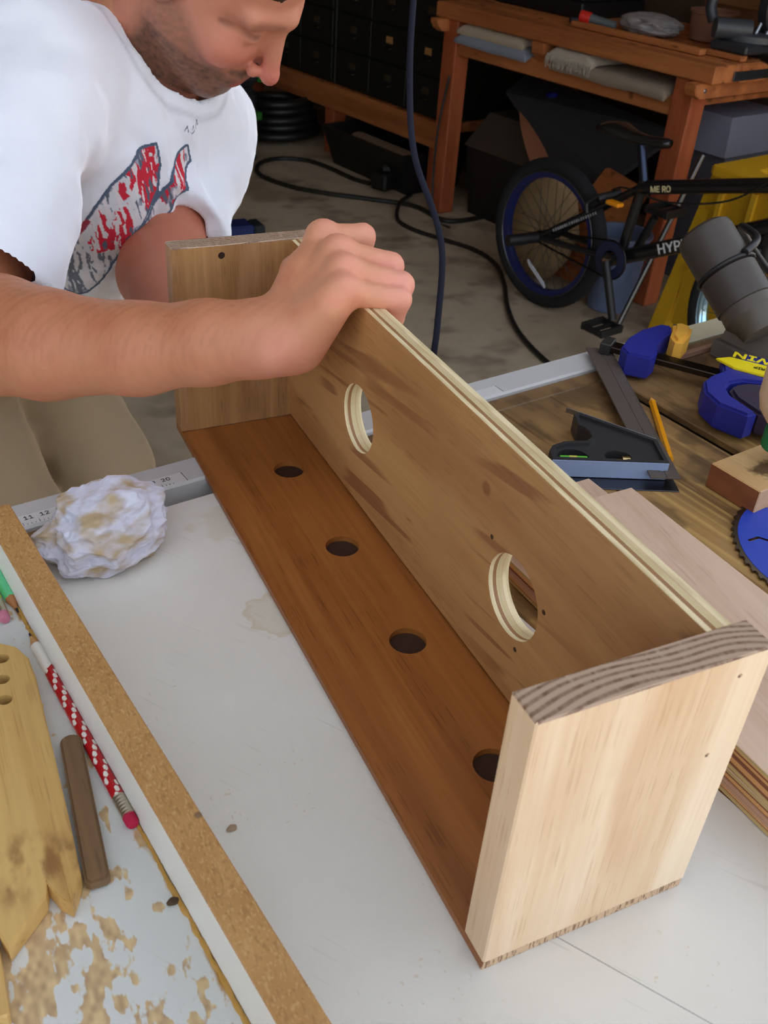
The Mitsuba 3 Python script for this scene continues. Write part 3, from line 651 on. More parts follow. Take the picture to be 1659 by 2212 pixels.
def towel(label, y0, y1, z0, z1, col, seed, fringe=False, x0=2.545, dep=0.35, cat_='towel', name='folded_towel'):
    k = thing(name, label, cat_)
    nx, ny = 26, 60
    X, Y = np.meshgrid(np.linspace(x0, x0 + dep, nx), np.linspace(y0, y1, ny), indexing='ij')
    nz = meshkit.fbm(np.stack([X * 6, Y * 9, X * 0], -1), 3, seed)
    edge = np.minimum(1, np.minimum((Y - y0), (y1 - Y)) / 0.03) ** 0.5 * np.minimum(1, (X - x0 + 0.004) / 0.02) ** 0.5
    top = z0 + (z1 - z0) * edge * (0.75 + 0.45 * nz)
    bot = np.full_like(X, z0) - 0.018 * np.exp(-((X - x0) / 0.02) ** 2) * (0.4 + nz)
    bot = np.where(X < 2.575, bot, z0)
    X2 = X + 0.012 * (nz - 0.5)
    v = np.concatenate([np.stack([X2, Y, top], -1).reshape(-1, 3), np.stack([X2, Y, np.minimum(bot, top - 0.002)], -1).reshape(-1, 3)])
    f = []
    I = lambda i, j, k_: k_ * nx * ny + i * ny + j
    for i in range(nx - 1):
        for j in range(ny - 1):
            f += [(I(i, j, 0), I(i + 1, j, 0), I(i + 1, j + 1, 0)), (I(i, j, 0), I(i + 1, j + 1, 0), I(i, j + 1, 0))]
            f += [(I(i, j, 1), I(i + 1, j + 1, 1), I(i + 1, j, 1)), (I(i, j, 1), I(i, j + 1, 1), I(i + 1, j + 1, 1))]
    loop = [(i, 0) for i in range(nx)] + [(nx - 1, j) for j in range(1, ny)] + [(i, ny - 1) for i in range(nx - 2, -1, -1)] + [(0, j) for j in range(ny - 2, 0, -1)]
    for (a, b), (c, d) in zip(loop, loop[1:] + loop[:1]):
        f += [(I(a, b, 0), I(a, b, 1), I(c, d, 1)), (I(a, b, 0), I(c, d, 1), I(c, d, 0))]
    add(k + '__cloth', trimesh.Trimesh(v, np.array(f), process=False), 'cloth', col, smooth=True, F=GG)
    if fringe:
        rnd = random.Random(seed)
        ms = []
        for i in range(46):
            y = y0 + (y1 - y0) * (i + 0.5) / 46
            ms.append(tube([(x0 + 0.004, y, z0 + 0.006), (x0 - 0.006, y + rnd.uniform(-.004, .004), z0 - 0.006), (x0 - 0.006 + rnd.uniform(-.004, .006), y + rnd.uniform(-.008, .008), z0 - 0.028 - rnd.random() * 0.012)], 0.0016, 5))
        add(k + '__fringe', cat(*ms), 'cloth', col * 0.9, F=GG, kind='stuff', label='fringe threads')
towel('grey blue folded towel at the bottom left of the bench shelf', 2.525, 2.915, -0.160, -0.137, S(140, 146, 158), 3)
towel('cream folded towel lying on the grey blue one on the bench shelf', 2.555, 2.915, -0.1285, -0.104, S(186, 168, 144), 9, x0=2.555)
towel('pale fringed cloth on the bench shelf right of the curved bracket', 2.21, 2.425, -0.132, -0.104, S(184, 172, 156), 14, True)
towel('long dull beige folded blanket under the fringed cloth on the bench shelf', 1.890, 2.40, -0.160, -0.139, S(150, 134, 118), 21)

# on the bench top
B0 = TOPZ + 0.001
k = thing('wooden_batten', 'long straight wooden batten lying along the front of the workbench top', 'batten')
add(k + '__body', box(2.640, 2.672, 1.86, 2.42, B0, B0 + 0.018, 0.002), 'bench_wood', F=GG)
k = thing('wooden_batten', 'short wooden batten at the right corner of the workbench top', 'batten')
add(k + '__body', box(2.690, 2.722, 1.74, 1.885, B0, B0 + 0.016, 0.002), 'bench_wood', F=GG)
k = thing('hand_torch', 'grey tool with a red round head lying on the workbench top', 'torch')
p0, p1 = np.array(at(GG, 2.655, 2.395, B0 + 0.018)) + [0, 0, 0.0190], np.array(at(GG, 2.72, 2.27, B0 + 0.018))
add(k + '__head', lathe([(0, 0), (0.016, 0), (0.0185, 0.003), (0.0185, 0.038), (0, 0.038)], p0, p1 - p0, 24), 'satin', S(206, 42, 28), smooth=40, label='red head')
add(k + '__body', lathe([(0, 0.037), (0.0145, 0.037), (0.0135, 0.13), (0, 0.135)], p0, p1 - p0, 24), 'satin', S(86, 92, 94), smooth=40, label='grey body')
k = thing('plastic_bag', 'pale crumpled plastic bag behind the red-headed tool on the workbench', 'bag')
m = trimesh.creation.icosphere(subdivisions=4, radius=1.0); d = m.vertices.copy()
v = d * (0.7 + 0.5 * ridge(d, 2.2, 4))[:, None] * [0.075, 0.11, 0.032]; v[:, 2] = np.maximum(v[:, 2] + 0.028, 0.0005)
m.vertices = v
m.apply_transform(GG); m.apply_translation(at(GG, 2.83, 2.22, B0))
add(k + '__body', m, 'satin', S(150, 142, 140), smooth=True)
k = thing('clay_pot', 'brownish round tub standing at the back of the workbench top', 'tub')
add(k + '__body', lathe([(0, 0), (0.062, 0), (0.070, 0.004), (0.078, 0.082), (0.083, 0.085), (0.083, 0.094), (0.076, 0.094), (0.072, 0.08), (0.066, 0.008), (0, 0.008)], at(GG, 2.95, 2.055, B0), n=40), 'matte', S(140, 96, 74), smooth=40)
k = thing('dark_case', 'flat black case lying at the left back of the workbench top', 'case')
add(k + '__body', box(2.80, 3.16, 2.52, 2.99, B0, B0 + 0.055, 0.006), 'satin', S(24, 24, 25), F=GG)
add(k + '__lid', box(2.80, 3.16, 2.52, 2.99, B0 + 0.0565, B0 + 0.085, 0.008), 'satin', S(28, 28, 30), F=GG)
k = thing('router_bit', 'small black and silver bit lying near the front of the workbench top', 'tool bit')
add(k + '__body', cyl(at(GG, 2.70, 2.480, B0 + 0.010), at(GG, 2.735, 2.462, B0 + 0.010), 0.0095, 18), 'satin', S(26, 30, 44), smooth=40)
add(k + '__shank', cyl(at(GG, 2.735, 2.462, B0 + 0.010), at(GG, 2.765, 2.447, B0 + 0.010), 0.004, 12), 'metal', S(180, 180, 184), smooth=40)
k = thing('cardboard_box', 'brown cardboard box standing at the back of the workbench above the tub', 'box')
add(k + '__body', box(3.08, 3.235, 1.83, 2.20, B0, B0 + 0.19, 0.003), 'matte', S(120, 78, 48), F=GG)
add(k + '__flap', box(3.07, 3.079, 1.84, 2.19, B0 + 0.10, B0 + 0.185, 0.002), 'matte', S(134, 90, 56), F=GG)
k = thing('mitre_saw', 'black and grey mitre saw with curved handle standing on the right end of the workbench', 'power tool')
G3 = lambda x, y, z: at(GG, x, y, z)
add(k + '__base', box(2.70, 3.02, 1.735, 1.875, B0 + 0.0175, B0 + 0.045, 0.006), 'satin', S(44, 46, 50), F=GG, label='dark base')
add(k + '__base_foot', box(2.83, 3.02, 1.74, 1.87, B0, B0 + 0.017, 0.002), 'satin', S(34, 34, 36), F=GG)
add(k + '__turntable', lathe([(0, 0), (0.10, 0), (0.10, 0.018), (0.085, 0.024), (0, 0.024)], G3(2.84, 1.82, B0 + 0.046), n=40), 'satin', S(70, 72, 76), smooth=30, label='grey turntable')
add(k + '__handle', tube(spline([G3(2.73, 1.90, B0 + 0.09), G3(2.72, 1.915, B0 + 0.14), G3(2.76, 1.90, B0 + 0.20), G3(2.86, 1.84, B0 + 0.225), G3(2.96, 1.80, B0 + 0.20)]), 0.017, 14), 'satin', S(46, 48, 54), smooth=True, label='curved dark handle')
add(k + '__motor', cyl(G3(2.70, 1.87, B0 + 0.078), G3(2.79, 1.80, B0 + 0.078), 0.030, 28), 'satin', S(60, 62, 66), smooth=40, label='round grey motor')
for x, y in ((2.80, 1.79), (2.83, 1.77)):
    add(k + '__rail', cyl(G3(x, y, B0 + 0.05), G3(x + 0.10, y - 0.01, B0 + 0.27), 0.0075, 16), 'metal', S(150, 152, 160), smooth=40, label='silver rail')
add(k + '__blade_guard', lathe([(0, 0), (0.095, 0), (0.100, 0.006), (0.100, 0.034), (0.09, 0.040), (0, 0.040)], G3(2.90, 1.800, B0 + 0.155), -GG[:3, 1], 40), 'satin', S(36, 36, 40), smooth=30, label='round black blade guard')
add(k + '__trigger', box(2.86, 2.90, 1.815, 1.835, B0 + 0.200, B0 + 0.212, 0.003), 'satin', S(170, 24, 34), F=GG, label='red trigger')

# under the bench
k = thing('dark_crate', 'dark plastic storage crate with a drooping lid standing under the left end of the bench', 'crate')
add(k + '__body', hull([G3(x, y, z) for x, y, z in ((2.70, 2.56, FZ), (3.05, 2.56, FZ), (2.70, 2.895, FZ), (3.05, 2.895, FZ), (2.67, 2.53, -0.57), (3.08, 2.53, -0.57), (2.67, 2.915, -0.57), (3.08, 2.915, -0.57))]), 'satin', S(26, 25, 25))
add(k + '__lid', hull([G3(x, y, z) for x, y, z in ((2.66, 2.50, -0.568), (3.08, 2.50, -0.568), (2.66, 2.92, -0.568), (3.08, 2.92, -0.568), (2.75, 2.56, -0.44), (3.0, 2.56, -0.44), (2.75, 2.88, -0.44), (3.0, 2.88, -0.44))]), 'satin', S(66, 58, 50), label='greyish sloping lid')
k = thing('cardboard_sheet', 'brown curved cardboard sheet leaning under the workbench behind the rear wheel', 'cardboard')
cs = spline([(2.86, 2.86, -0.335), (2.74, 2.72, -0.36), (2.64, 2.58, -0.44), (2.585, 2.44, -0.545), (2.57, 2.30, -0.70), (2.56, 2.26, FZ + 0.003)], 8)
off = np.array([0.16, -0.19, 0.02])
pv = np.array([[c, c + off * (1 - 0.25 * i / len(cs))] for i, c in enumerate(cs)])
nn = np.array([0.6, 0.5, 0.6]) * 0.004
vv = np.concatenate([pv[:, 0], pv[:, 1], pv[:, 0] - nn, pv[:, 1] - nn]); L4 = len(cs)
ff = []
for i in range(L4 - 1):
    for a, b, fl in ((0, 1, 0), (2, 3, 1), (0, 2, 1), (1, 3, 0)):
        q = (a * L4 + i, b * L4 + i, b * L4 + i + 1, a * L4 + i + 1)
        q = q[::-1] if fl else q
        ff += [(q[0], q[1], q[2]), (q[0], q[2], q[3])]
add(k + '__body', trimesh.Trimesh(vv, np.array(ff), process=False), 'matte', S(146, 92, 64), F=GG)
k = thing('dark_board', 'large flat charcoal board leaning under the workbench', 'board')
add(k + '__body', hull([G3(*q) for q in ((2.72, 2.78, -0.340), (2.95, 2.885, -0.30), (2.62, 2.10, -0.50), (2.80, 1.99, -0.32), (2.62, 2.30, -0.555), (2.90, 2.88, -0.33), (2.74, 2.79, -0.352), (2.97, 2.885, -0.312), (2.64, 2.10, -0.512), (2.82, 1.99, -0.332), (2.64, 2.30, -0.567))]), 'matte', S(52, 50, 50))
k = thing('blue_clip', 'small bright blue strap clip on the charcoal board under the bench', 'clip')
m = trimesh.creation.icosphere(subdivisions=3, radius=0.022); m.vertices *= 1 + 0.8 * (meshkit.noise(m.vertices * 120, 2)[:, None] - 0.5); m.vertices *= (1, 1, 0.5)
m.apply_translation(G3(2.80, 2.60, -0.322)); add(k + '__body', m, 'satin', S(22, 34, 130), smooth=True)
k = thing('wooden_board', 'brown chipboard panel standing behind the rear wheel under the bench', 'board')
add(k + '__body', hull([G3(*q) for q in ((2.50, 2.02, FZ), (2.52, 2.02, FZ), (2.50, 2.30, FZ), (2.52, 2.30, FZ), (2.56, 1.885, -0.47), (2.58, 1.885, -0.47), (2.56, 2.08, -0.44), (2.58, 2.08, -0.44))]), 'bench_wood')
k = thing('sawdust_bag', 'dusty beige sack standing behind the rear wheel of the bicycle', 'sack')
m = trimesh.creation.icosphere(subdivisions=4, radius=1.0); d = m.vertices.copy()
m.vertices = d * (0.86 + 0.22 * meshkit.fbm(d * 2, 3, 6))[:, None] * [0.075, 0.17, 0.21]; m.vertices[:, 2] = np.maximum(m.vertices[:, 2] + 0.20, 0.001)
m.apply_transform(GG); m.apply_translation(G3(2.42, 2.215, FZ)); add(k + '__body', m, 'cloth', S(150, 124, 92), smooth=True)
def bucket(name, label, x, y, r0, r1, h, col, c_='bucket'):
    k = thing(name, label, c_)
    add(k + '__body', lathe([(0, 0), (r0 - 0.004, 0), (r0, 0.004), (r1, h), (r1 + 0.007, h), (r1 + 0.007, h + 0.008), (r1 - 0.004, h + 0.008), (r0 - 0.004, 0.01), (0, 0.01)], G3(x, y, FZ + 0.0005), n=40), 'satin', col, smooth=40)
    return k
bucket('plastic_bucket', 'grey blue plastic bucket behind the cranks of the bicycle', 2.450, 1.865, 0.075, 0.095, 0.26, S(96, 106, 132))
k = thing('storage_tote', 'grey plastic storage tote under the right end of the workbench', 'tote')
add(k + '__body', hull([G3(x, y, z) for x, y, z in ((2.90, 1.82, FZ), (3.13, 1.82, FZ), (2.90, 2.02, FZ), (3.13, 2.02, FZ), (2.82, 1.79, -0.36), (3.16, 1.79, -0.36), (2.82, 2.05, -0.36), (3.16, 2.05, -0.36))]), 'satin', S(84, 84, 94))
add(k + '__lid', hull([G3(x, y, z) for x, y, z in ((2.80, 1.78, -0.358), (3.165, 1.78, -0.358), (2.80, 2.06, -0.358), (3.165, 2.06, -0.358), (2.85, 1.82, -0.24), (3.16, 1.82, -0.24), (2.85, 2.04, -0.24), (3.16, 2.04, -0.24))]), 'satin', S(120, 120, 132), label='pale grey lid')
k = thing('steel_pipe', 'thin grey steel pipe leaning against the workbench leg behind the bicycle', 'pipe')
add(k + '__body', cyl(G3(2.36, 1.735, FZ + 0.004), G3(2.553, 1.70, -0.30), 0.009, 16), 'metal', S(130, 128, 128), smooth=40)

# black drawer cabinets on a low timber stand
cs_ = thing('cabinet_stand', 'low brown timber stand under the black drawer cabinets', 'stand')
add(cs_ + '__front_rail', box(2.682, 2.722, 3.095, 4.75, -0.640, -0.532, 0.003), 'bench_wood', F=GG)
add(cs_ + '__top_board', box(2.723, 3.32, 3.095, 4.75, -0.575, -0.534, 0.003), 'bench_wood', F=GG)
for y in (3.10, 3.90, 4.66):
    add(cs_ + '__leg', box(2.690, 2.765, y, y + 0.075, FZ, -0.641, 0.003), 'leg_wood', F=GG)
for y in (3.10, 3.90, 4.66):
    add(cs_ + '__leg', box(3.22, 3.29, y, y + 0.075, FZ, -0.576, 0.003), 'leg_wood', F=GG)
def drawers(label, y0, y1, z0, z1, ncol, nrow, xf, bright):
    k = thing('drawer_cabinet', label, 'cabinet')
    add(k + '__body', box(xf + 0.012, 3.30, y0, y1, z0, z1, 0.004), 'satin', S(22, 22, 20), F=GG)
    dy, dz = (y1 - y0 - 0.02) / ncol, (z1 - z0 - 0.02) / nrow
    for r in range(nrow):
        for c in range(ncol):
            ya, za = y0 + 0.01 + c * dy, z0 + 0.01 + r * dz
            d_ = numbered(k + '__drawer')
            scene_key = add(d_, box(xf, xf + 0.0118, ya + 0.004, ya + dy - 0.004, za + 0.004, za + dz - 0.004, 0.002), 'satin', S(24, 24, 21), F=GG)
            yc, zc = ya + dy / 2, za + dz * 0.62
            col = S(176, 128, 76) if (r, c) in bright else S(58, 46, 30)
            add(scene_key + '__label_plate', box(xf - 0.003, xf, yc - 0.022, yc + 0.022, zc - 0.014, zc + 0.014, 0.0008), 'satin', col, F=GG, label='brass label plate')
            add(scene_key + '__pull', tube(spline([G3(xf, yc - 0.022, zc - 0.03), G3(xf - 0.012, yc - 0.016, zc - 0.034), G3(xf - 0.012, yc + 0.016, zc - 0.034), G3(xf, yc + 0.022, zc - 0.03)], 4), 0.003, 6), 'metal', S(90, 74, 50), smooth=True)
drawers('black cabinet of small drawers with brass label plates, left of the workbench', 3.10, 3.925, -0.531, 0.42, 3, 6, 2.70, {(1, 0), (1, 1)})
drawers('second black drawer cabinet, farther left behind the bending man', 3.935, 4.76, -0.531, 0.42, 3, 6, 2.70, {(2, 1)})
k = thing('black_bin', 'long black plastic bin on the floor under the cabinet stand', 'bin')
outer_ = [(2.50, 3.12), (2.50, 3.80), (2.95, 3.80), (2.95, 3.12)]
def ring_bin(z0, z1):
    a = hull([G3(x, y, z) for x, y, z in ((2.60, 3.20, z0), (2.90, 3.20, z0), (2.60, 3.76, z0), (2.90, 3.76, z0), (2.55, 3.185, z1), (2.94, 3.185, z1), (2.55, 3.80, z1), (2.94, 3.80, z1))])
    b = hull([G3(x, y, z) for x, y, z in ((2.61, 3.21, z0 + 0.01), (2.89, 3.21, z0 + 0.01), (2.61, 3.75, z0 + 0.01), (2.89, 3.75, z0 + 0.01), (2.56, 3.195, z1 + 0.01), (2.93, 3.195, z1 + 0.01), (2.56, 3.79, z1 + 0.01), (2.93, 3.79, z1 + 0.01))])
    return man2tri(tri2man(a) - tri2man(b))
add(k + '__body', ring_bin(FZ + 0.0005, -0.672), 'satin', S(20, 20, 21))
k = thing('paper_roll', 'pale beige sheet roll lying inside the black bin', 'roll')
add(k + '__body', hull([G3(2.66 + 0.05 * math.cos(a), y, -0.72 + 0.035 * math.sin(a)) for a in np.linspace(0, 2 * math.pi, 14) for y in (3.24, 3.66)]), 'matte', S(126, 106, 88))

k = thing('blue_tool_box', 'small dark blue tool lying on the floor behind the far end of the wooden box', 'tool')
add(k + '__body', box(-0.075, 0.06, -0.05, 0.05, FZ + 0.0005, FZ + 0.045, 0.008).apply_transform(frame(3)).apply_translation([0.955, 3.38, 0]), 'satin', S(34, 44, 96))
add(k + '__end_cap', box(0.061, 0.105, -0.045, 0.045, FZ + 0.0005, FZ + 0.040, 0.006).apply_transform(frame(3)).apply_translation([0.955, 3.38, 0]), 'satin', S(40, 44, 48), label='dark end cap')

# coiled hose and vacuum, cables
k = thing('hose_coil', 'coil of thick black hose lying on the floor left of the cabinet stand', 'hose')
pts = []
rnd = random.Random(4)
c0 = np.array([1.62, 4.72])
for i in range(5 * 24):
    a = 2 * math.pi * i / 24
    r = 0.175 + 0.012 * math.sin(i * 0.13) - 0.010 * (i // 24)
    pts.append((c0[0] + r * math.cos(a) * 1.1, c0[1] + r * math.sin(a), FZ + 0.024 + 0.036 * i / 24))
add(k + '__body', tube(pts, 0.0225, 12), 'satin', S(26, 24, 24), smooth=True)
k = thing('shop_vacuum', 'black shop vacuum with green trim half hidden behind the man', 'vacuum')
vb = np.array([1.200, 4.46])
add(k + '__body', box(-0.15, 0.15, -0.17, 0.17, FZ + 0.055, -0.52, 0.03).apply_transform(GG).apply_translation([*vb, 0]), 'satin', S(30, 30, 34))
add(k + '__lid', box(-0.155, 0.155, -0.175, 0.175, -0.515, -0.40, 0.03).apply_transform(GG).apply_translation([*vb, 0]), 'satin', S(40, 40, 46))
add(k + '__trim', box(0.13, 0.158, -0.178, -0.14, -0.66, -0.625, 0.004).apply_transform(GG).apply_translation([*vb, 0]), 'satin', S(36, 104, 28), label='green trim')
add(k + '__latch', box(0.135, 0.162, -0.182, -0.155, -0.495, -0.46, 0.004).apply_transform(GG).apply_translation([*vb, 0]), 'satin', S(36, 104, 28), label='green latch')
for sx, sy in ((-0.12, -0.13), (0.12, -0.13), (-0.12, 0.13), (0.12, 0.13)):
    p = GG[:3, :3] @ np.array([sx, sy, 0])
    add(k + '__wheel', cyl((vb[0] + p[0] - 0.02, vb[1] + p[1], FZ + 0.0305), (vb[0] + p[0] + 0.02, vb[1] + p[1], FZ + 0.0305), 0.03, 20), 'satin', S(20, 20, 22), smooth=40)
def cable(name, label, pts, r, col, cat_='cable', n=10, mat='satin'):
    k = thing(name, label, cat_)
    add(k + '__body', tube(spline(pts, n), r, 10), mat, col, smooth=True)
    return k
cz = FZ + 0.0085
k = cable('extension_cord', 'black extension cord looping over the concrete floor to a socket block', [(1.745, 3.86, cz), (1.70, 3.95, cz), (1.66, 4.13, cz), (1.60, 4.27, cz), (1.48, 4.33, cz), (1.36, 4.27, cz), (1.30, 4.10, cz), (1.37, 3.90, cz), (1.50, 3.76, cz), (1.652, 3.645, cz), (1.80, 3.515, cz), (1.835, 3.32, cz), (1.92, 3.29, cz), (2.05, 3.32, cz)], 0.0105, S(30, 30, 27))
add(k + '__socket_block', box(-0.05, 0.05, -0.045, 0.045, FZ + 0.001, FZ + 0.075, 0.01).apply_transform(frame(25)).apply_translation([1.79, 3.80, 0]), 'satin', S(22, 22, 20), label='black socket block')
add(k + '__plug', box(-0.045, 0.045, -0.03, 0.03, FZ + 0.0765, FZ + 0.11, 0.008).apply_transform(frame(60)).apply_translation([1.815, 3.815, 0]), 'satin', S(24, 24, 22), label='black plug')
cable('floor_cable', 'thin black power cord running over the floor from the socket block towards the table', [(1.855, 3.82, FZ + 0.09), (1.91, 3.79, FZ + 0.03), (1.87, 3.68, cz), (1.74, 3.53, cz + 0.016), (1.655, 3.38, cz), (1.655, 3.25, cz), (1.716, 3.114, cz), (1.79, 2.96, cz), (1.79, 2.80, cz), (1.72, 2.62, cz), (1.62, 2.43, cz), (1.55, 2.25, cz), (1.515, 2.05, cz), (1.50, 1.7, cz), (1.40, 1.2, cz)], 0.0085, S(30, 29, 28))
cable('hanging_cord', 'dark blue black power cord hanging down between the cabinets and the box', [(0.50, 1.02, 1.695), (0.455, 0.985, 0.9), (0.425, 0.962, 0.45), (0.409, 0.948, 0.295), (0.384, 0.891, 0.204), (0.375, 0.847, 0.141), (0.383, 0.798, 0.084), (0.381, 0.768, 0.044), (0.361, 0.729, -0.019), (0.351, 0.713, -0.047), (0.34, 0.70, -0.12), (0.33, 0.69, -0.5), (0.35, 0.70, cz)], 0.0040, S(26, 28, 42), mat='matte')
cable('thin_cord', 'thin grey black cord hanging by the left leg of the workbench', [G3(2.55, 2.93, -0.30), G3(2.53, 2.945, -0.5), G3(2.525, 2.94, -0.72), G3(2.50, 2.88, FZ + 0.006), G3(2.48, 2.76, FZ + 0.006)], 0.005, S(40, 38, 36))

# ------------------------------------------------------------------ bicycle, in its own upright plane
bk_ = thing('bicycle', 'black BMX bicycle with blue rims standing in front of the workbench', 'bicycle')
def bp_(y, z, x=0.0): return at(GG, 2.235 + x, y, z)
BLK = S(22, 22, 24)
def wheel(yc, zc, R_, rim_mat, rim_col, rim2, yaw=0.0):
    key = numbered(bk_ + '__wheel')
    c = bp_(yc, zc)
    ey = GG[:3, :3] @ np.array([math.sin(yaw), math.cos(yaw), 0]); ez = np.array([0, 0, 1.0]); ex = np.cross(ey, ez)
    ring = lambda r, x, n=64: [c + ex * x + ey * r * math.cos(a) + ez * r * math.sin(a) for a in np.linspace(0, 2 * math.pi, n + 1)[:-1]]
    add(key + '__tyre', tube(ring(R_ - 0.024, 0), 0.024, 16, True), 'matte', S(34, 34, 36), smooth=True)
    prof = [(R_ - 0.045, -0.014), (R_ - 0.042, -0.016), (R_ - 0.062, -0.013), (R_ - 0.064, 0), (R_ - 0.062, 0.013), (R_ - 0.042, 0.016), (R_ - 0.045, 0.014)]
    n = 72; v, f = [], []
    for r, x in prof: v += ring(r, x, n)
    for a in range(len(prof)):
        b = (a + 1) % len(prof)
        for i in range(n):
            j = (i + 1) % n
            f += [(a * n + i, a * n + j, b * n + j), (a * n + i, b * n + j, b * n + i)]
    mm = trimesh.Trimesh(np.array(v), np.array(f), process=False); mm.fix_normals()
    add(key + '__rim', mm, rim_mat, rim_col)
    add(key + '__rim_edge', tube(ring(R_ - 0.042, -0.0165, 72), 0.0028, 6, True), 'metal', rim2, smooth=True)
    add(key + '__hub', cyl(c - ex * 0.045, c + ex * 0.045, 0.018, 20), 'satin', BLK, smooth=40)
    sp_ = []
    for i in range(32):
        a = 2 * math.pi * i / 32; a2 = a + (0.55 if i % 2 else -0.55); s = 1 if i % 4 < 2 else -1
        p0 = c + ex * 0.03 * s + ey * 0.016 * math.cos(a2) + ez * 0.016 * math.sin(a2)
        p1 = c + ey * (R_ - 0.06) * math.cos(a) + ez * (R_ - 0.06) * math.sin(a)
        add(key + '__spoke', cyl(p0, p1, 0.0011, 5), 'satin', S(30, 30, 32))
    return key, c, ex, ey
rk, rc_, rex, rey = wheel(2.004, -0.602, 0.247, 'satin', S(22, 32, 84), S(120, 122, 128))
add(rk + '__reflector', hull([rc_ - rex * 0.012 + rey * (0.055 + 0.10 * 0.0 + u) + np.array([0, 0, -0.125 + v_]) + rex * w_ for u, v_ in ((0.0, 0.0), (0.012, 0.018), (-0.085, -0.052 + 0.0), (-0.073, -0.034)) for w_ in (0, 0.008)]), 'gloss', S(206, 206, 214), label='pale wheel reflector')
fk_, fc_, fex, fey = wheel(1.178, -0.602, 0.247, 'chrome', S(170, 214, 250), S(190, 224, 250), yaw=0.10)  # front rim paler: sky highlight helped along by its colour
add(fk_ + '__rim_wall', tube([fc_ - fex * 0.013 + fey * 0.196 * math.cos(a) + np.array([0, 0, 0.196 * math.sin(a)]) for a in np.linspace(0, 2 * math.pi, 73)[:-1]], 0.0075, 14, True), 'chrome', S(180, 220, 252), smooth=True, label='mirror bright ring added to the rim to catch the sky glint')  # extra rounded ring, shaped so that it mirrors the sky
def ft(a, b, r, name='frame_tube', col=BLK, mat='gloss', n=20, lab=None, xa=0.0, xb=0.0):
    return add(bk_ + '__' + name, cyl(bp_(*a, xa), bp_(*b, xb), r, n), mat, col, smooth=40, label=lab)
SEAT, BB, HT, HB = (1.672, -0.355), (1.695, -0.580), (1.215, -0.225), (1.190, -0.320)
ft((1.665, -0.330), BB, 0.016)
ft(SEAT, HT, 0.0205)
ft(BB, HB, 0.0235)
ft((HT[0] + 0.008, HT[1] + 0.02), (HB[0] - 0.008, HB[1] - 0.02), 0.022)
for s in (-0.055, 0.055):
    ft((2.004, -0.602), SEAT, 0.0085, 'seat_stay', xa=s, xb=s * 0.3)
    ft((2.004, -0.602), BB, 0.0105, 'chain_stay', xa=s, xb=s * 0.5)
    ft((HB[0] - 0.005, HB[1] - 0.03), (1.178, -0.602), 0.014, 'fork_leg', xa=s, xb=s)
add(bk_ + '__fork_crown', box(-0.07, 0.07, HB[0] - 0.022, HB[0] + 0.012, HB[1] - 0.055, HB[1] - 0.02, 0.008).apply_translation([2.235, 0, 0]), 'gloss', BLK, F=GG)
ft((1.665, -0.335), (1.705, -0.235), 0.013, 'seat_post', S(60, 66, 84), 'metal', lab='steel seat post')
sad = []
for y, z, w_, h_ in ((1.838, -0.215, 0.058, 0.030), (1.80, -0.213, 0.066, 0.034), (1.745, -0.222, 0.045, 0.030), (1.69, -0.222, 0.028, 0.028), (1.625, -0.215, 0.021, 0.030), (1.605, -0.213, 0.017, 0.024)):
    sad.append([bp_(y, z + h_ * 0.5 * math.sin(a) * (1 if math.sin(a) > 0 else 1.1), w_ * math.cos(a)) for a in np.linspace(0, 2 * math.pi, 21)[:-1]])
sv = np.array(sad).reshape(-1, 3); sf = []
for i in range(5):
    for j in range(20):
        q = (j + 1) % 20
        sf += [(i * 20 + j, (i + 1) * 20 + q, i * 20 + q), (i * 20 + j, (i + 1) * 20 + j, (i + 1) * 20 + q)]
sv = np.vstack([sv, sv[:20].mean(0), sv[-20:].mean(0)])
for j in range(20):
    q = (j + 1) % 20; sf += [(120, j, q), (121, 100 + q, 100 + j)]
sm = trimesh.Trimesh(sv, np.array(sf), process=False); sm.fix_normals()
add(bk_ + '__saddle', sm, 'gloss', S(20, 20, 22), smooth=True, label='glossy black saddle')
add(bk_ + '__chainring', lathe([(0.03, -0.003), (0.058, -0.003), (0.062, 0), (0.058, 0.003), (0.03, 0.003), (0.03, -0.003)], bp_(*BB, -0.045), -GG[:3, 0], 40), 'satin', S(30, 36, 66), smooth=40, label='dark blue chainring')
add(bk_ + '__bottom_bracket', cyl(bp_(*BB, -0.06), bp_(*BB, 0.06), 0.020, 24), 'gloss', BLK, smooth=40)
add(bk_ + '__crank_bolt', cyl(bp_(*BB, -0.072), bp_(*BB, -0.058), 0.010, 16), 'metal', S(180, 150, 130), smooth=40, label='shiny crank bolt')
ft(BB, (1.618, -0.745), 0.013, 'crank', BLK, 'satin', xa=-0.066, xb=-0.072)
ft(BB, (1.650, -0.450), 0.013, 'crank', BLK, 'satin', xa=0.066, xb=0.072)
for y, z, x in ((1.612, -0.757, -0.125), (1.655, -0.436, 0.125)):
    pd = numbered(bk_ + '__pedal')
    add(pd + '__platform', cat(box(x - 0.05, x + 0.05, y - 0.045, y - 0.033, z - 0.012, z + 0.012, 0.002), box(x - 0.05, x + 0.05, y + 0.033, y + 0.045, z - 0.012, z + 0.012, 0.002),
        box(x - 0.05, x - 0.042, y - 0.034, y + 0.034, z - 0.01, z + 0.01, 0.001), box(x + 0.042, x + 0.05, y - 0.034, y + 0.034, z - 0.01, z + 0.01, 0.001), box(x - 0.045, x + 0.045, y - 0.006, y + 0.006, z - 0.006, z + 0.006, 0.001)).apply_translation([2.235, 0, 0]), 'satin', S(24, 24, 25), F=GG)
ft((2.004, -0.602), (2.030, -0.606), 0.019, 'axle_peg', BLK, 'satin', xa=-0.055, xb=-0.165)
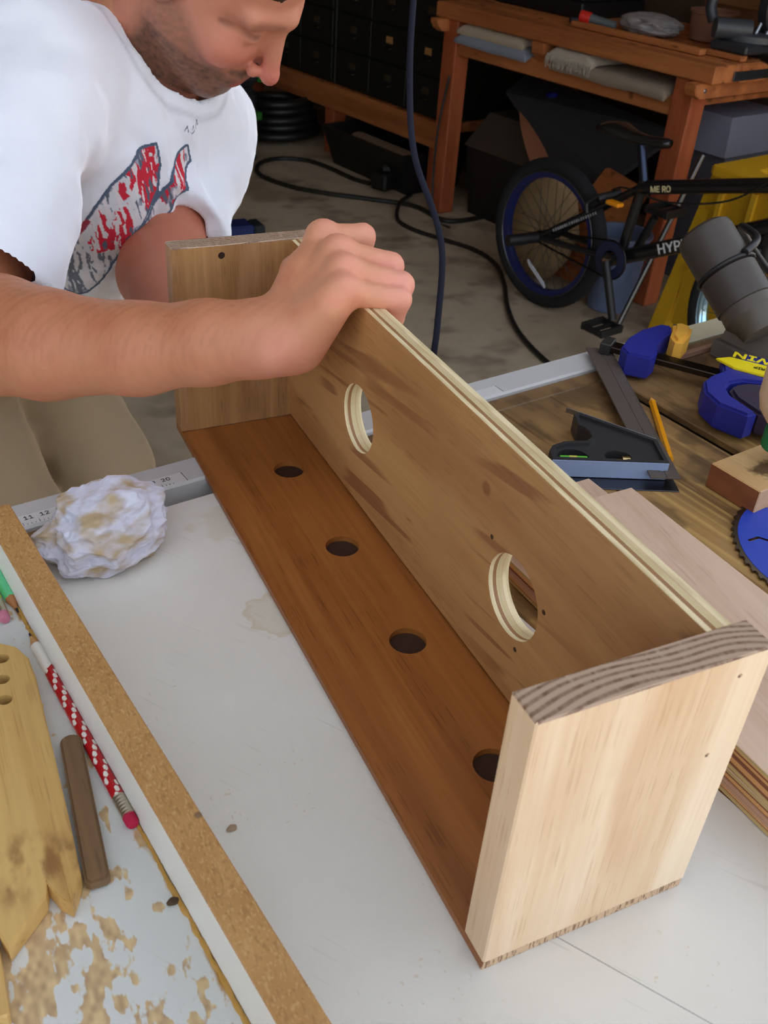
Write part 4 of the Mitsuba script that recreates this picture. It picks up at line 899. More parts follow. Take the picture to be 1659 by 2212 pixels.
ft((1.178, -0.602), (1.178, -0.602 + 1e-4), 0.019, 'axle_peg', BLK, 'satin', xa=-0.07, xb=-0.165)
add(bk_ + '__chain', tube([bp_(y, z, -0.045) for y, z in [(1.695 + 0.06 * math.sin(a), -0.580 + 0.06 * math.cos(a)) for a in np.linspace(math.pi, 0, 12)[::-1][::-1] * -1] + [(2.004 + 0.018 * math.sin(a), -0.602 + 0.018 * math.cos(a)) for a in np.linspace(0, math.pi, 8)]], 0.0035, 6, True), 'metal', S(60, 58, 58), smooth=True)
add(bk_ + '__rear_brake', cat(cyl(bp_(1.80, -0.42, -0.03), bp_(1.765, -0.40, 0.03), 0.013, 14), tube(spline([bp_(1.80, -0.41, -0.03), bp_(1.83, -0.44, -0.04), bp_(1.82, -0.47, -0.045)]), 0.007, 8), tube(spline([bp_(1.80, -0.41, 0.03), bp_(1.83, -0.44, 0.04), bp_(1.82, -0.47, 0.045)]), 0.007, 8)), 'satin', S(34, 34, 36), label='dark rear brake')
add(bk_ + '__brake_cable', tube(spline([bp_(1.775, -0.39, 0.0), bp_(1.70, -0.36, -0.035), bp_(1.55, -0.36, -0.03), bp_(1.35, -0.30, -0.03), bp_(1.20, -0.18, -0.05)]), 0.0028, 8), 'satin', S(24, 24, 26), smooth=True)
add(bk_ + '__stem', box(-0.025, 0.025, 1.195, 1.235, -0.205, -0.13, 0.006).apply_translation([2.235, 0, 0]), 'gloss', BLK, F=GG)
hb = []
for lx, ly, lz in ((-0.33, 0.05, 0.03), (-0.16, 0.025, 0.02), (-0.10, 0.01, -0.05), (-0.05, 0.0, -0.135), (0.05, 0.0, -0.14), (0.10, 0.01, -0.05), (0.16, 0.025, 0.02), (0.33, 0.05, 0.03)):
    hb.append(bp_(1.19 + ly * 0.5 + lx * 0.80, lz, lx * 0.6 - ly * 0.8))
hb = spline(hb)
add(bk_ + '__handlebar', tube(hb, 0.011, 14), 'gloss', BLK, smooth=True)
dT = bp_(*HT) - bp_(*SEAT); dT /= np.linalg.norm(dT)
add(bk_ + '__top_tube_lettering', text('ME RO', 0.017, bp_(1.620, -0.343, 0) - GG[:3, 0] * 0.0208 - [0, 0, 0.0095], dT, np.cross(dT, -GG[:3, 0]) * -1 if np.cross(dT, -GG[:3, 0])[2] < 0 else np.cross(dT, -GG[:3, 0]), 0.0006), 'satin', S(226, 212, 160), label='pale ME RO lettering')
dD = bp_(*HB) - bp_(*BB); dD /= np.linalg.norm(dD)
up_ = np.cross(-GG[:3, 0], dD); up_ = up_ if up_[2] > 0 else -up_
add(bk_ + '__down_tube_lettering', text('HYPER', 0.028, bp_(*BB) + dD * 0.165 - GG[:3, 0] * 0.0236 - up_ * 0.013, dD, up_, 0.0006, squash=1.1), 'satin', S(214, 214, 216), label='white HYPER lettering')
rn = random.Random(5); d_cs = bp_(1.78, -0.46, -0.040) - bp_(1.93, -0.560, -0.062); l_cs = np.linalg.norm(d_cs)
add(bk_ + '__seat_stay_marking', cat(*[place(box(x, x + 0.003 + 0.003 * rn.random(), 0, 0.009, 0, 0.0006, 0.0001), bp_(1.93, -0.560, -0.062), d_cs, (0, 0, 1)) for x in np.arange(0.0, l_cs * 0.95, 0.0095)]), 'satin', S(150, 150, 154), label='blurred pale marking')
add(bk_ + '__reflector', box(-0.075, -0.045, 1.685, 1.735, -0.412, -0.400, 0.003).apply_translation([2.235, 0, 0]), 'gloss', S(240, 150, 20), F=GG, label='orange reflector')

# yellow plastic stool behind the bicycle
k = thing('yellow_crate', 'yellow plastic step stool with ribbed sides standing behind the bicycle', 'stool')
YEL = S(206, 158, 26)
yo = lambda x, y, z: G3(2.47 + x, 1.245 + y, FZ + z)
add(k + '__top', man2tri(tri2man(place(prism([(0.01, 0), (0.40, 0), (0.42, 0.02), (0.42, 0.33), (0.40, 0.35), (0.01, 0.35), (-0.01, 0.33), (-0.01, 0.02)], 0, 0.028, [[(0.10, 0.10), (0.30, 0.10), (0.32, 0.13), (0.32, 0.21), (0.30, 0.24), (0.10, 0.24), (0.08, 0.21), (0.08, 0.13)]], bevel=0.004), yo(-0.02, 0, 0.530), GG[:3, 0], GG[:3, 1]))), 'satin', YEL)
for (x0, y0), (x1, y1) in (((0, 0), (-0.05, -0.05)), ((0.36, 0), (0.41, -0.05)), ((0, 0.31), (-0.05, 0.36)), ((0.36, 0.31), (0.41, 0.36))):
    add(k + '__leg', hull([yo(x0 + a, y0 + b, 0.530) for a in (0, 0.04) for b in (0, 0.04)] + [yo(x1 + a, y1 + b, 0.0005) for a in (0, 0.055) for b in (0, 0.055)]), 'satin', YEL)
for z0, z1, g in ((0.30, 0.525, 0.010), (0.05, 0.25, 0.035)):
    add(k + '__side_panel', hull([yo(0.0 - g + a, b, z) for a in (0, 0.012) for b in (0.01, 0.34) for z in (z0, z1)]), 'satin', S(196, 148, 22))
for yy in (0.06, 0.17, 0.28):
    add(k + '__rib', hull([yo(-0.020 - 0.004, yy + b, z) for b in (0, 0.016) for z in (0.31, 0.515)] + [yo(-0.0105, yy + b, z) for b in (0, 0.016) for z in (0.31, 0.515)]), 'satin', S(214, 166, 40))

# ------------------------------------------------------------------ the man
def surface(f, lo, hi, h, B=12, margin=0.0):
    """closed smooth mesh of f = 0 (surface nets on the blocks that the surface crosses)"""
    lo, hi = np.asarray(lo, float), np.asarray(hi, float)
    n = np.ceil((hi - lo) / h).astype(int) // B + 1
    cs = lo + (np.stack(np.meshgrid(*[np.arange(k) for k in n], indexing='ij'), -1).reshape(-1, 3) + 0.5) * B * h
    keep = np.abs(f(cs)) < B * h * 0.90 + margin
    base = np.round((cs[keep] - lo) / (B * h) - 0.5).astype(int) * B
    g = np.stack(np.meshgrid(*[np.arange(B + 1)] * 3, indexing='ij'), -1)
    verts, quads, ids = [], [], []
    cellkey = {}
    N_ = np.array(n) * B + 2
    allv, allk, edges_ = [], [], []
    for i0 in range(0, len(base), 64):
        bb = base[i0:i0 + 64]
        idx = bb[:, None, None, None, :] + g[None]
        P = lo + idx * h
        d = f(P.reshape(-1, 3)).reshape(P.shape[:-1])
        ins = d < 0
        c8 = [(a, b, c) for a in (0, 1) for b in (0, 1) for c in (0, 1)]
        sl = lambda o: tuple([slice(None)] + [slice(k, k + B) for k in o])
        cnt = sum(ins[sl(o)].astype(int) for o in c8)
        mask = (cnt > 0) & (cnt < 8)
        acc = np.zeros(mask.shape + (3,)); num = np.zeros(mask.shape)
        for ax_ in range(3):
            for u in (0, 1):
                for w in (0, 1):
                    o0 = [0, 0, 0]; o1 = [0, 0, 0]
                    oth = [k for k in range(3) if k != ax_]
                    o0[oth[0]] = o1[oth[0]] = u; o0[oth[1]] = o1[oth[1]] = w; o1[ax_] = 1
                    d0, d1 = d[sl(o0)], d[sl(o1)]
                    x = (d0 < 0) != (d1 < 0)
                    t = np.where(x, d0 / np.where(x, d0 - d1, 1), 0)
                    pt_ = np.zeros(mask.shape + (3,)); pt_[..., oth[0]] = u; pt_[..., oth[1]] = w; pt_[..., ax_] = t
                    acc += pt_ * x[..., None]; num += x
        w_ = np.nonzero(mask)
        cell = idx[:, :B, :B, :B][w_]
        allv.append(lo + (cell + acc[w_] / num[w_][:, None]) * h)
        allk.append((cell[:, 0] * N_[1] + cell[:, 1]) * N_[2] + cell[:, 2])
        for ax_ in range(3):
            o1 = [0, 0, 0]; o1[ax_] = 1
            a, b = ins[:, :B, :B, :B], ins[sl(o1)]
            q = np.nonzero(a != b)
            c = idx[:, :B, :B, :B][q]
            edges_.append((np.full(len(c), ax_), c, a[q]))
    V = np.concatenate(allv); K = np.concatenate(allk)
    order = np.argsort(K); Ks = K[order]
    F_ = []
    for ax_, c, s in edges_:
        if len(c) == 0: continue
        ax_ = ax_[0]; u, v = (ax_ + 1) % 3, (ax_ + 2) % 3
        def key(du, dv):
            cc = c.copy(); cc[:, u] -= du; cc[:, v] -= dv
            k = (cc[:, 0] * N_[1] + cc[:, 1]) * N_[2] + cc[:, 2]
            j = np.clip(np.searchsorted(Ks, k), 0, len(Ks) - 1)
            return np.where(Ks[j] == k, order[j], -1)
        q = np.stack([key(1, 1), key(0, 1), key(0, 0), key(1, 0)], 1)
        q = np.where(s[:, None], q, q[:, ::-1])
        F_.append(q[(q >= 0).all(1)])
    Q = np.concatenate(F_)
    m = trimesh.Trimesh(V, np.vstack([Q[:, [0, 1, 2]], Q[:, [0, 2, 3]]]), process=False)
    return m

def rc(p, a, b, ra, rb):
    a, b = np.asarray(a, float), np.asarray(b, float)
    pa, ba = p - a, b - a
    t = np.clip(pa @ ba / (ba @ ba), 0, 1)
    return np.linalg.norm(pa - t[:, None] * ba, axis=1) - (ra + (rb - ra) * t)
def ell(p, c, r):
    r = np.asarray(r, float); q = (p - np.asarray(c)) / r
    k0 = np.linalg.norm(q, axis=1); k1 = np.linalg.norm(q / r, axis=1)
    return k0 * (k0 - 1) / np.maximum(k1, 1e-9)
def smin(a, b, k):
    h = np.clip(0.5 + 0.5 * (b - a) / k, 0, 1)
    return b * (1 - h) + a * h - k * h * (1 - h)
def smax(a, b, k): return -smin(-a, -b, k)
def chain(p, pts, k):
    d = None
    for (a, ra), (b, rb) in zip(pts[:-1], pts[1:]):
        e = rc(p, a, b, ra, rb)
        d = e if d is None else smin(d, e, k)
    return d

HC = np.array([0.146, 0.865, 0.342]); HS = 0.96
HR = np.array([[-0.7706, 0.5328, 0.3496], [-0.6049, -0.4387, -0.6646], [-0.2008, -0.7236, 0.6603]])   # columns: his right, forward, crown
def tohead(p): return (p - HC) @ HR / HS
def fromhead(q): return HR @ (np.asarray(q, float) * HS) + HC
LEFT = np.array([0.77, 0.64, 0.0])
RSH, REL, RWR = np.array([-0.050, 0.885, 0.232]), np.array([-0.166, 0.602, 0.096]), np.array([0.049, 0.424, 0.140])
LSH, LEL, LWR = np.array([0.174, 1.105, 0.124]), np.array([0.060, 0.842, 0.030]), np.array([0.040, 0.640, 0.060])
NB = np.array([0.080, 0.985, 0.225])

LASH_SHADE = [np.array(v) for v in ((0.060, 0.0540, -0.001), (0.053, 0.0680, 0.0035), (0.042, 0.0840, 0.0035), (0.024, 0.0920, 0.0040))]
def head_sdf(p):
    q = tohead(p); qx = q.copy(); qx[:, 0] = np.abs(q[:, 0])
    d = ell(q, (0, -0.012, 0.045), (0.076, 0.098, 0.088))
    d = smin(d, ell(q, (0, 0.026, -0.030), (0.063, 0.068, 0.085)), 0.03)
    d = smin(d, rc(qx, (0.056, 0.0, -0.055), (0.022, 0.066, -0.098), 0.018, 0.020), 0.025)
    d = smin(d, rc(qx, (0.0, 0.076, -0.103), (0.012, 0.074, -0.103), 0.018, 0.016), 0.02)
    d = smin(d, rc(qx, (0.0, 0.088, 0.024), (0.044, 0.072, 0.020), 0.0135, 0.0105), 0.010)
    d = smin(d, np.linalg.norm(qx - (0.043, 0.066, -0.030), axis=1) - 0.022, 0.02)
    d = smax(d, -(np.linalg.norm(qx - (0.032, 0.101, -0.002), axis=1) - 0.0170), 0.010)
    d = smin(d, rc(q, (0, 0.089, 0.010), (0, 0.112, -0.036), 0.0082, 0.0098), 0.010)
    d = smin(d, np.linalg.norm(q - (0, 0.1155, -0.0415), axis=1) - 0.0105, 0.006)
    d = smin(d, np.linalg.norm(qx - (0.0125, 0.1010, -0.0455), axis=1) - 0.0072, 0.007)
    d = smax(d, -(rc(qx, (0.0065, 0.108, -0.058), (0.0070, 0.100, -0.046), 0.0042, 0.003)), 0.003)
    d = smin(d, ell(qx, (0.0315, 0.0745, -0.001), (0.0155, 0.0140, 0.0130)), 0.003)           # closed-down lids
    d = smax(d, -chain(qx, [(LASH_SHADE[0], 0.0020), (LASH_SHADE[1], 0.0026), (LASH_SHADE[2], 0.0026), (LASH_SHADE[3], 0.0020)], 0.002), 0.004)
    d = smin(d, ell(q, (0, 0.084, -0.073), (0.030, 0.016, 0.018)), 0.014)
    d = smin(d, ell(q, (0, 0.0945, -0.0695), (0.021, 0.007, 0.0048)), 0.003)
    d = smin(d, ell(q, (0, 0.0925, -0.0800), (0.019, 0.007, 0.0058)), 0.003)
    d = smax(d, -(rc(qx, (0.0, 0.1025, -0.0745), (0.025, 0.0930, -0.0755), 0.0016, 0.001)), 0.002)
    ear = ell(qx, (0.0765, -0.008, -0.008), (0.0085, 0.019, 0.032))
    ear = smax(ear, -ell(qx, (0.0855, -0.004, -0.004), (0.006, 0.010, 0.018)), 0.004)
    return smin(d, ear, 0.006) * HS

# hand on the panel: joints of the fingers, thumb side far from the camera
MCP = [np.array(v) for v in ((0.101, 0.466, 0.1960), (0.1005, 0.4365, 0.1945), (0.0965, 0.4145, 0.1890), (0.0895, 0.3965, 0.1815))]
PIP = [np.array(v) for v in ((0.139, 0.478, 0.1900), (0.1375, 0.4235, 0.1860), (0.1360, 0.4010, 0.1800), (0.1285, 0.3875, 0.1750))]
DIP = [np.array(v) for v in ((0.1370, 0.479, 0.1640), (0.1330, 0.4230, 0.1590), (0.1320, 0.4015, 0.1550), (0.1265, 0.3920, 0.1570))]
TIP = [np.array(v) for v in ((0.1295, 0.479, 0.1440), (0.1275, 0.4230, 0.1370), (0.1270, 0.4010, 0.1330), (0.1240, 0.3990, 0.1450))]
FR = [(0.0118, 0.0100, 0.0088, 0.0076), (0.0120, 0.0102, 0.0088, 0.0078), (0.0116, 0.0098, 0.0085, 0.0075), (0.0108, 0.0090, 0.0078, 0.0068)]
def rhand_sdf(p):
    palm = None
    rad = (MCP[0] - MCP[3]); rad = rad / np.linalg.norm(rad)
    for i in range(4):
        w0 = RWR + np.array([0.012, -0.004, 0.010]) + rad * (0.014 - 0.009 * i)
        e = rc(p, w0, MCP[i] - [0.004, 0, 0.002], 0.0150, 0.0110)
        palm = e if palm is None else smin(palm, e, 0.012)
    palm = smin(palm, rc(p, RWR + [0.012, -0.010, -0.004], MCP[3] - [0.014, 0.004, 0.008], 0.0205, 0.0130), 0.014)     # heel of the hand
    palm = smin(palm, rc(p, RWR + [0.010, 0.012, 0.004], MCP[1] - [0.024, -0.012, 0.020], 0.0190, 0.0150), 0.016)
    d = palm
    fs = None
    for i in range(4):
        r = FR[i]
        f = rc(p, MCP[i], PIP[i], r[0] * 0.92, r[1])
        f = smin(f, np.linalg.norm(p - (MCP[i] + [0, -0.001, 0.0022]), axis=1) - r[0] * 0.98, 0.007)      # knuckle
        f = smin(f, rc(p, PIP[i], DIP[i], r[1], r[2]), 0.003)
        f = smin(f, rc(p, DIP[i], TIP[i], r[2], r[3]), 0.002)
        fs = f if fs is None else smin(fs, f, 0.0018)
    d = smin(d, fs, 0.006)
    th = [(RWR + np.array([0.022, 0.024, 0.004]), 0.0150), (np.array([0.082, 0.474, 0.168]), 0.0125), (np.array([0.0905, 0.486, 0.146]), 0.0100), (np.array([0.0915, 0.484, 0.122]), 0.0085)]
    d = smin(d, chain(p, th, 0.004), 0.009)
    # tendons and the wrist bone
    for i in range(4):
        w0 = RWR + np.array([0.012, -0.010, 0.026]) + rad * (0.012 - 0.008 * i)
        d = smin(d, rc(p, w0, MCP[i] + [-0.004, -0.002, 0.004], 0.0030, 0.0065), 0.010)
    return d
def rarm_sdf(p):
    pts = [(np.array([-0.095, 0.775, 0.178]), 0.052), (REL, 0.0455), (np.array([-0.134, 0.564, 0.104]), 0.0455), (np.array([-0.104, 0.530, 0.107]), 0.0415),
           (np.array([-0.043, 0.479, 0.118]), 0.0335), (np.array([0.003, 0.450, 0.130]), 0.0300), (np.array([0.037, 0.431, 0.137]), 0.0272), (RWR, 0.0262)]
    d = chain(p, pts, 0.012)
    d = smin(d, rc(p, RSH, (-0.095, 0.775, 0.178), 0.058, 0.052), 0.02)
    return smin(d, np.linalg.norm(p - (RWR + [-0.010, -0.018, -0.004]), axis=1) - 0.0135, 0.014)
LM = [np.array([0.075, 0.581, 0.050 + 0.021 * i]) for i in range(4)]
def larm_sdf(p):
    d = rc(p, LSH, LEL, 0.054, 0.044)
    d = smin(d, chain(p, [(LEL, 0.044), (LEL * 0.6 + LWR * 0.4, 0.039), (LWR, 0.027)], 0.012), 0.015)
    palm = None
    for i in range(4):
        e = rc(p, LWR + [0.006, -0.012, -0.012 + 0.009 * i], LM[i], 0.0140, 0.0105)
        palm = e if palm is None else smin(palm, e, 0.012)
    d = smin(d, palm, 0.012)
    for i in range(4):
        r = (0.0095, 0.0088, 0.0080, 0.0072)
        a, L_f = LM[i], (0.036, 0.043, 0.045, 0.040)[i]
        b = a + [L_f, -0.0125, 0.002 * (i - 1)]; c = b + [L_f * 0.62, -0.0015, 0.0]; e = c + [L_f * 0.5, 0.0005, -0.001]
        f = chain(p, [(a, 0.0105), (b, r[1]), (c, r[2]), (e, r[3])], 0.003)
        d = smin(d, f, 0.004)
    return smin(d, chain(p, [(LWR + [0.008, -0.016, 0.016], 0.0140), (np.array([0.060, 0.592, 0.125]), 0.0115), (np.array([0.072, 0.577, 0.150]), 0.0095), (np.array([0.090, 0.566, 0.158]), 0.0085)], 0.004), 0.008)
def neck_sdf(p):
    d = rc(p, fromhead((0, -0.020, -0.040)), NB, 0.056, 0.066)
    q0, q1 = fromhead((0.030, 0.030, -0.075)), NB + np.array([0.02, -0.045, -0.02])
    d = smin(d, rc(p, q0, q1, 0.020, 0.020), 0.03)
    return smin(d, rc(p, RSH * 0.5 + LSH * 0.5 + [0, 0.02, -0.02], NB, 0.075, 0.07), 0.04)
HIP = np.array([-0.165, 1.235, -0.150])
CH, BE = np.array([0.062, 1.010, 0.110]), np.array([-0.075, 1.160, -0.095])
def body_sdf(p):
    d = smin(head_sdf(p), neck_sdf(p), 0.018)
    tr = smin(rc(p, RSH, LSH, 0.055, 0.055), rc(p, CH, BE, 0.095, 0.095), 0.05)
    d = smin(d, tr, 0.03)
    d = smin(d, smin(rarm_sdf(p), rhand_sdf(p), 0.010), 0.02)
    return smin(d, larm_sdf(p), 0.02)

def wrinkle(p, s, seed): return meshkit.fbm(p * s, 3, seed) - 0.5
TRK = (BE - CH) / np.linalg.norm(BE - CH)           # down the trunk
FWD = np.cross(LEFT, TRK); FWD /= np.linalg.norm(FWD)
if FWD[1] > 0: FWD = -FWD
def shirt_sdf(p):
    torso = None
    for s in (-1, 1):
        e = chain(p, [(CH + LEFT * 0.075 * s + FWD * 0.005, 0.112), ((CH + BE) / 2 + LEFT * 0.070 * s + FWD * 0.012, 0.112), (BE + LEFT * 0.075 * s + FWD * 0.030, 0.122)], 0.05)
        torso = e if torso is None else smin(torso, e, 0.05)
    torso = smin(torso, chain(p, [(RSH + [0.0, 0.0, 0.0], 0.076), (NB - [0, 0, 0.04], 0.092), (LSH, 0.076)], 0.05), 0.05)
    u = (p - BE) @ TRK
    hem = u - 0.000 - 0.25 * np.clip(p @ LEFT - BE @ LEFT, -0.2, 0.1) - 0.012 * np.sin((p @ LEFT) * 30)
    torso = smax(torso, hem, 0.006)
    rs0, rs1 = RSH, np.array([-0.160, 0.613, 0.103])
    dr_ = (rs1 - rs0) / np.linalg.norm(rs1 - rs0)
    sl = rc(p, rs0, rs1 + dr_ * 0.05 + [0, 0, -0.008], 0.080, 0.068)
    cut = dr_ + np.array([0.45, 0.0, -0.15]); cut = cut / np.linalg.norm(cut)
    sl = smax(sl, (p - rs1) @ cut, 0.004)
    sl = np.maximum(sl, -smax(rc(p, rs0, rs1 + dr_ * 0.06, 0.0475, 0.0475), -((p - rs1) @ dr_ + 0.015), 0.003))
    d = smin(torso, sl, 0.03)
    ld = (LEL - LSH) / np.linalg.norm(LEL - LSH)
    ls1 = LSH + ld * 0.232
    sl = rc(p, LSH, ls1 + ld * 0.05, 0.076, 0.070)
    sl = smax(sl, (p - ls1) @ ld, 0.004)
    sl = np.maximum(sl, -smax(rc(p, LSH, ls1 + ld * 0.06, 0.050, 0.050), -((p - ls1) @ ld + 0.015), 0.003))
    d = smin(d, sl, 0.025)
    # drape and folds
    fold = 0.010 * wrinkle(p @ np.stack([LEFT, TRK * 0.35, FWD], 1), 14, 3) + 0.004 * wrinkle(p, 38, 8)
    a = (p - RSH) @ dr_
    fold += 0.004 * np.sin(((p - RSH) @ LEFT) * 150 + 3 * wrinkle(p, 10, 5) * 6) * np.exp(-(((p - RSH) @ LEFT - 0.10) / 0.05) ** 2) * np.exp(-((a - 0.05) / 0.10) ** 2)
    lu, tv = (p - CH) @ LEFT, (p - CH) @ TRK
    fold += 0.011 * np.exp(-((lu + 0.030 + 0.10 * tv) / 0.010) ** 2) * np.clip((tv + 0.02) / 0.1, 0, 1)          # hanging crease
    fold += 0.0065 * np.sin(lu * 95 + tv * 14 + 5 * wrinkle(p, 7, 21)) * np.clip((tv - 0.02) / 0.15, 0, 1)
    fold += 0.0085 * np.sin(a * 62 + (p @ LEFT) * 40 + 6 * wrinkle(p, 9, 33)) * np.exp(-(((p - RSH) @ LEFT + 0.01) / 0.09) ** 2) * np.clip(a / 0.08, 0, 1)
    d = d + fold
    nk = (fromhead((0, -0.02, -0.05)) - NB); nk /= np.linalg.norm(nk)
    hole = rc(p, NB - nk * 0.06 + FWD * 0.022, NB + nk * 0.25 + FWD * 0.03, 0.064, 0.070)
    col = np.maximum(rc(p, NB - nk * 0.05 + FWD * 0.022, NB + nk * 0.03 + FWD * 0.028, 0.080, 0.074), (p - NB) @ nk - 0.030 + 0.35 * ((p - NB) @ FWD))
    d = smin(d, col, 0.012)
    return smax(d, -hole, 0.004)
KR, KL = np.array([-0.140, 1.03, -0.42]), np.array([0.010, 1.17, -0.42])
AR, AL = np.array([-0.200, 1.11, -0.775]), np.array([-0.045, 1.24, -0.775])
def pants_sdf(p):
    hr, hl = HIP - LEFT * 0.085, HIP + LEFT * 0.085
    d = smin(rc(p, hr, hl, 0.125, 0.125), rc(p, HIP, BE, 0.120, 0.120), 0.06)
    for h_, k_, a_ in ((hr, KR, AR), (hl, KL, AL)):
        leg = smin(rc(p, h_, k_, 0.112, 0.088), rc(p, k_, a_, 0.088, 0.080), 0.03)
        d = smin(d, leg, 0.03)
    d = smax(d, -(p[:, 2] + 0.800), 0.004)
    return d + 0.014 * wrinkle(p * [1, 1, 0.7], 13, 11) + 0.006 * wrinkle(p, 30, 12)

man = thing('person', 'bearded man in white printed T-shirt and khaki trousers bending over to hold the box', 'person')
body = surface(body_sdf, (-0.30, 0.34, -0.12), (0.34, 1.40, 0.52), 0.0026)
P = body.vertices
q = tohead(P)
qa = np.abs(q[:, 0])
base = np.tile(S(206, 142, 108), (len(P), 1))
def lay(mask, c, col):
    m = np.clip(mask, 0, 1)[:, None]
    return c * (1 - m) + np.asarray(col) * m
def blob(pts, c, r): return np.exp(-(np.linalg.norm(pts - np.asarray(c), axis=1) / r) ** 2)
n1, n2 = meshkit.fbm(P * 55, 3, 1), meshkit.fbm(P * 260, 2, 2)
base *= (0.90 + 0.2 * n1)[:, None]
base = lay(0.55 * np.clip((n1 - 0.5) * 3, 0, 1), base, S(196, 116, 92))
face = (np.linalg.norm(q - (0, 0.05, -0.03), axis=1) < 0.13)
fq = face.astype(float)
base = lay(fq * 0.5, base, S(212, 136, 116))
base = lay(fq * 0.75 * blob(q, (0, 0.118, -0.042), 0.020), base, S(214, 110, 102))
for s in (-1, 1): base = lay(fq * 0.5 * blob(q, (s * 0.046, 0.075, -0.032), 0.026), base, S(208, 108, 96))
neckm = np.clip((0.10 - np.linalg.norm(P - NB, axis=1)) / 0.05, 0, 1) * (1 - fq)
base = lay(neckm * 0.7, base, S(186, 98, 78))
# stubble and goatee, brows, lashes merged with painted under-brow shade, lips
jaw = np.clip((-0.052 - q[:, 2]) / 0.02, 0, 1) * np.clip((q[:, 1] + 0.015) / 0.02, 0, 1) * np.clip((0.130 + q[:, 2]) / 0.01, 0, 1)
cheek = np.clip((qa - 0.028) / 0.012, 0, 1) * np.clip((-0.030 - q[:, 2] + (0.05 - q[:, 1]) * 0.5) / 0.02, 0, 1) * np.clip((q[:, 1] + 0.02) / 0.02, 0, 1)
must = np.clip(1 - np.abs(q[:, 2] + 0.061) / 0.008, 0, 1) * np.clip((0.032 - qa) / 0.006, 0, 1) * (q[:, 1] > 0.07)
beard = np.maximum(np.maximum(jaw, cheek * 0.55), must * 1.2)
base = lay(fq * np.clip(beard * 1.2, 0, 1) * (0.66 + 0.5 * (n2 - 0.3)), base, S(82, 66, 56))
chinm = blob(q, (0, 0.085, -0.100), 0.026)
base = lay(fq * chinm * 0.45, base, S(134, 122, 108))
lip = np.clip(1 - np.abs(q[:, 2] + 0.0755) / 0.0095, 0, 1) ** 0.5 * np.clip((0.022 - qa) / 0.004, 0, 1) * (q[:, 1] > 0.088)
base = lay(fq * lip * 0.85, base, S(180, 86, 82))
brow = np.clip(1 - np.abs(q[:, 2] - 0.0245 + (qa - 0.03) ** 2 * 6) / 0.0062, 0, 1) * np.clip((qa - 0.010) / 0.004, 0, 1) * np.clip((0.056 - qa) / 0.008, 0, 1) * (q[:, 1] > 0.05)
base = lay(fq * brow * 0.45, base, S(96, 62, 46))
qm = np.stack([qa, q[:, 1], q[:, 2]], 1)
dl = chain(qm, [(v, 0.0) for v in LASH_SHADE], 0.0005)
base = lay(fq * np.exp(-(dl / 0.0032) ** 2) * 0.9, base, S(64, 40, 32))
base = lay(fq * np.exp(-(chain(qm, [(v + np.array([0, 0.002, 0.010]), 0.0) for v in LASH_SHADE], 0.0005) / 0.007) ** 2) * 0.35, base, S(120, 74, 56))
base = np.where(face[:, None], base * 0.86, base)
# hand: pink knuckles and fingers; forearm: brown hair
for i in range(4):
    base = lay(0.45 * blob(P, MCP[i] + [0, -0.004, 0.012], 0.012), base, S(214, 140, 126))
    base = lay(0.60 * blob(P, PIP[i], 0.018), base, S(222, 150, 136))
base = lay(0.5 * blob(P, RWR + [-0.010, -0.03, -0.01], 0.030), base, S(220, 146, 132))
ad = (RWR - REL) / np.linalg.norm(RWR - REL)
tpos = (P - REL) @ ad
arm = (np.linalg.norm(P - REL - tpos[:, None] * ad, axis=1) < 0.075) * np.clip((tpos + 0.10) / 0.05, 0, 1) * np.clip((0.335 - tpos) / 0.11, 0, 1)
cr = np.cross(ad, [0, 0, 1]); cr /= np.linalg.norm(cr)
hair_n = meshkit.noise(np.stack([tpos * 620 + (P @ cr) * 420, (P @ cr) * 60, P[:, 2] * 60], 1), 7)
upper = np.clip(0.5 + (P[:, 2] - 0.10 - tpos * 0.12) / 0.05, 0, 1)
base = lay(arm * (0.20 + 0.6 * upper) * np.clip((hair_n - 0.42) * 3, 0, 1) * 0.34, base, S(120, 72, 42))
base = lay(arm * (0.25 + upper * 0.35), base, S(158, 92, 56))
ld_ = LSH - LEL; tl_ = np.clip((P - LEL) @ ld_ / (ld_ @ ld_), 0, 1)
l2_ = LWR - LEL; t2_ = np.clip((P - LEL) @ l2_ / (l2_ @ l2_), 0, 1)
larm_shade = np.clip((0.090 - np.minimum(np.linalg.norm(P - LEL - tl_[:, None] * ld_, axis=1), np.linalg.norm(P - LEL - t2_[:, None] * l2_, axis=1))) / 0.03, 0, 1)
base = lay(larm_shade * 0.75, base, S(160, 88, 68))  # left arm darker: shade from the torso put into the skin colour
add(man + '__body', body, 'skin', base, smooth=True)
hair = surface(lambda p: np.maximum(ell(tohead(p), (0, -0.016, 0.047), (0.081, 0.102, 0.093)) * HS,
    -(tohead(p) @ np.array([0, -0.80, 0.60]) + 0.0355 + 0.010 * np.cos(tohead(p)[:, 0] * 60)) * HS) + 0.004 * (meshkit.fbm(p * 90, 3, 9) - 0.5), (-0.02, 0.65, 0.2), (0.34, 1.05, 0.56), 0.004)
add(man + '__hair', hair, 'matte', S(62, 42, 30) * (0.6 + 0.8 * meshkit.fbm(hair.vertices * 150, 2, 5))[:, None], smooth=True, label='short dark brown hair')
shirt = surface(shirt_sdf, (-0.36, 0.60, -0.22), (0.44, 1.42, 0.42), 0.0042)
nk_ = (fromhead((0, -0.02, -0.05)) - NB); nk_ /= np.linalg.norm(nk_)
rd = rc(shirt.vertices, NB - nk_ * 0.06 + FWD * 0.022, NB + nk_ * 0.25 + FWD * 0.03, 0.064, 0.070)
sc_ = np.tile(S(228, 228, 236), (len(shirt.vertices), 1)) * (1 - 0.22 * np.exp(-((rd - 0.017) / 0.0028) ** 2))[:, None]      # stitched seam of the collar
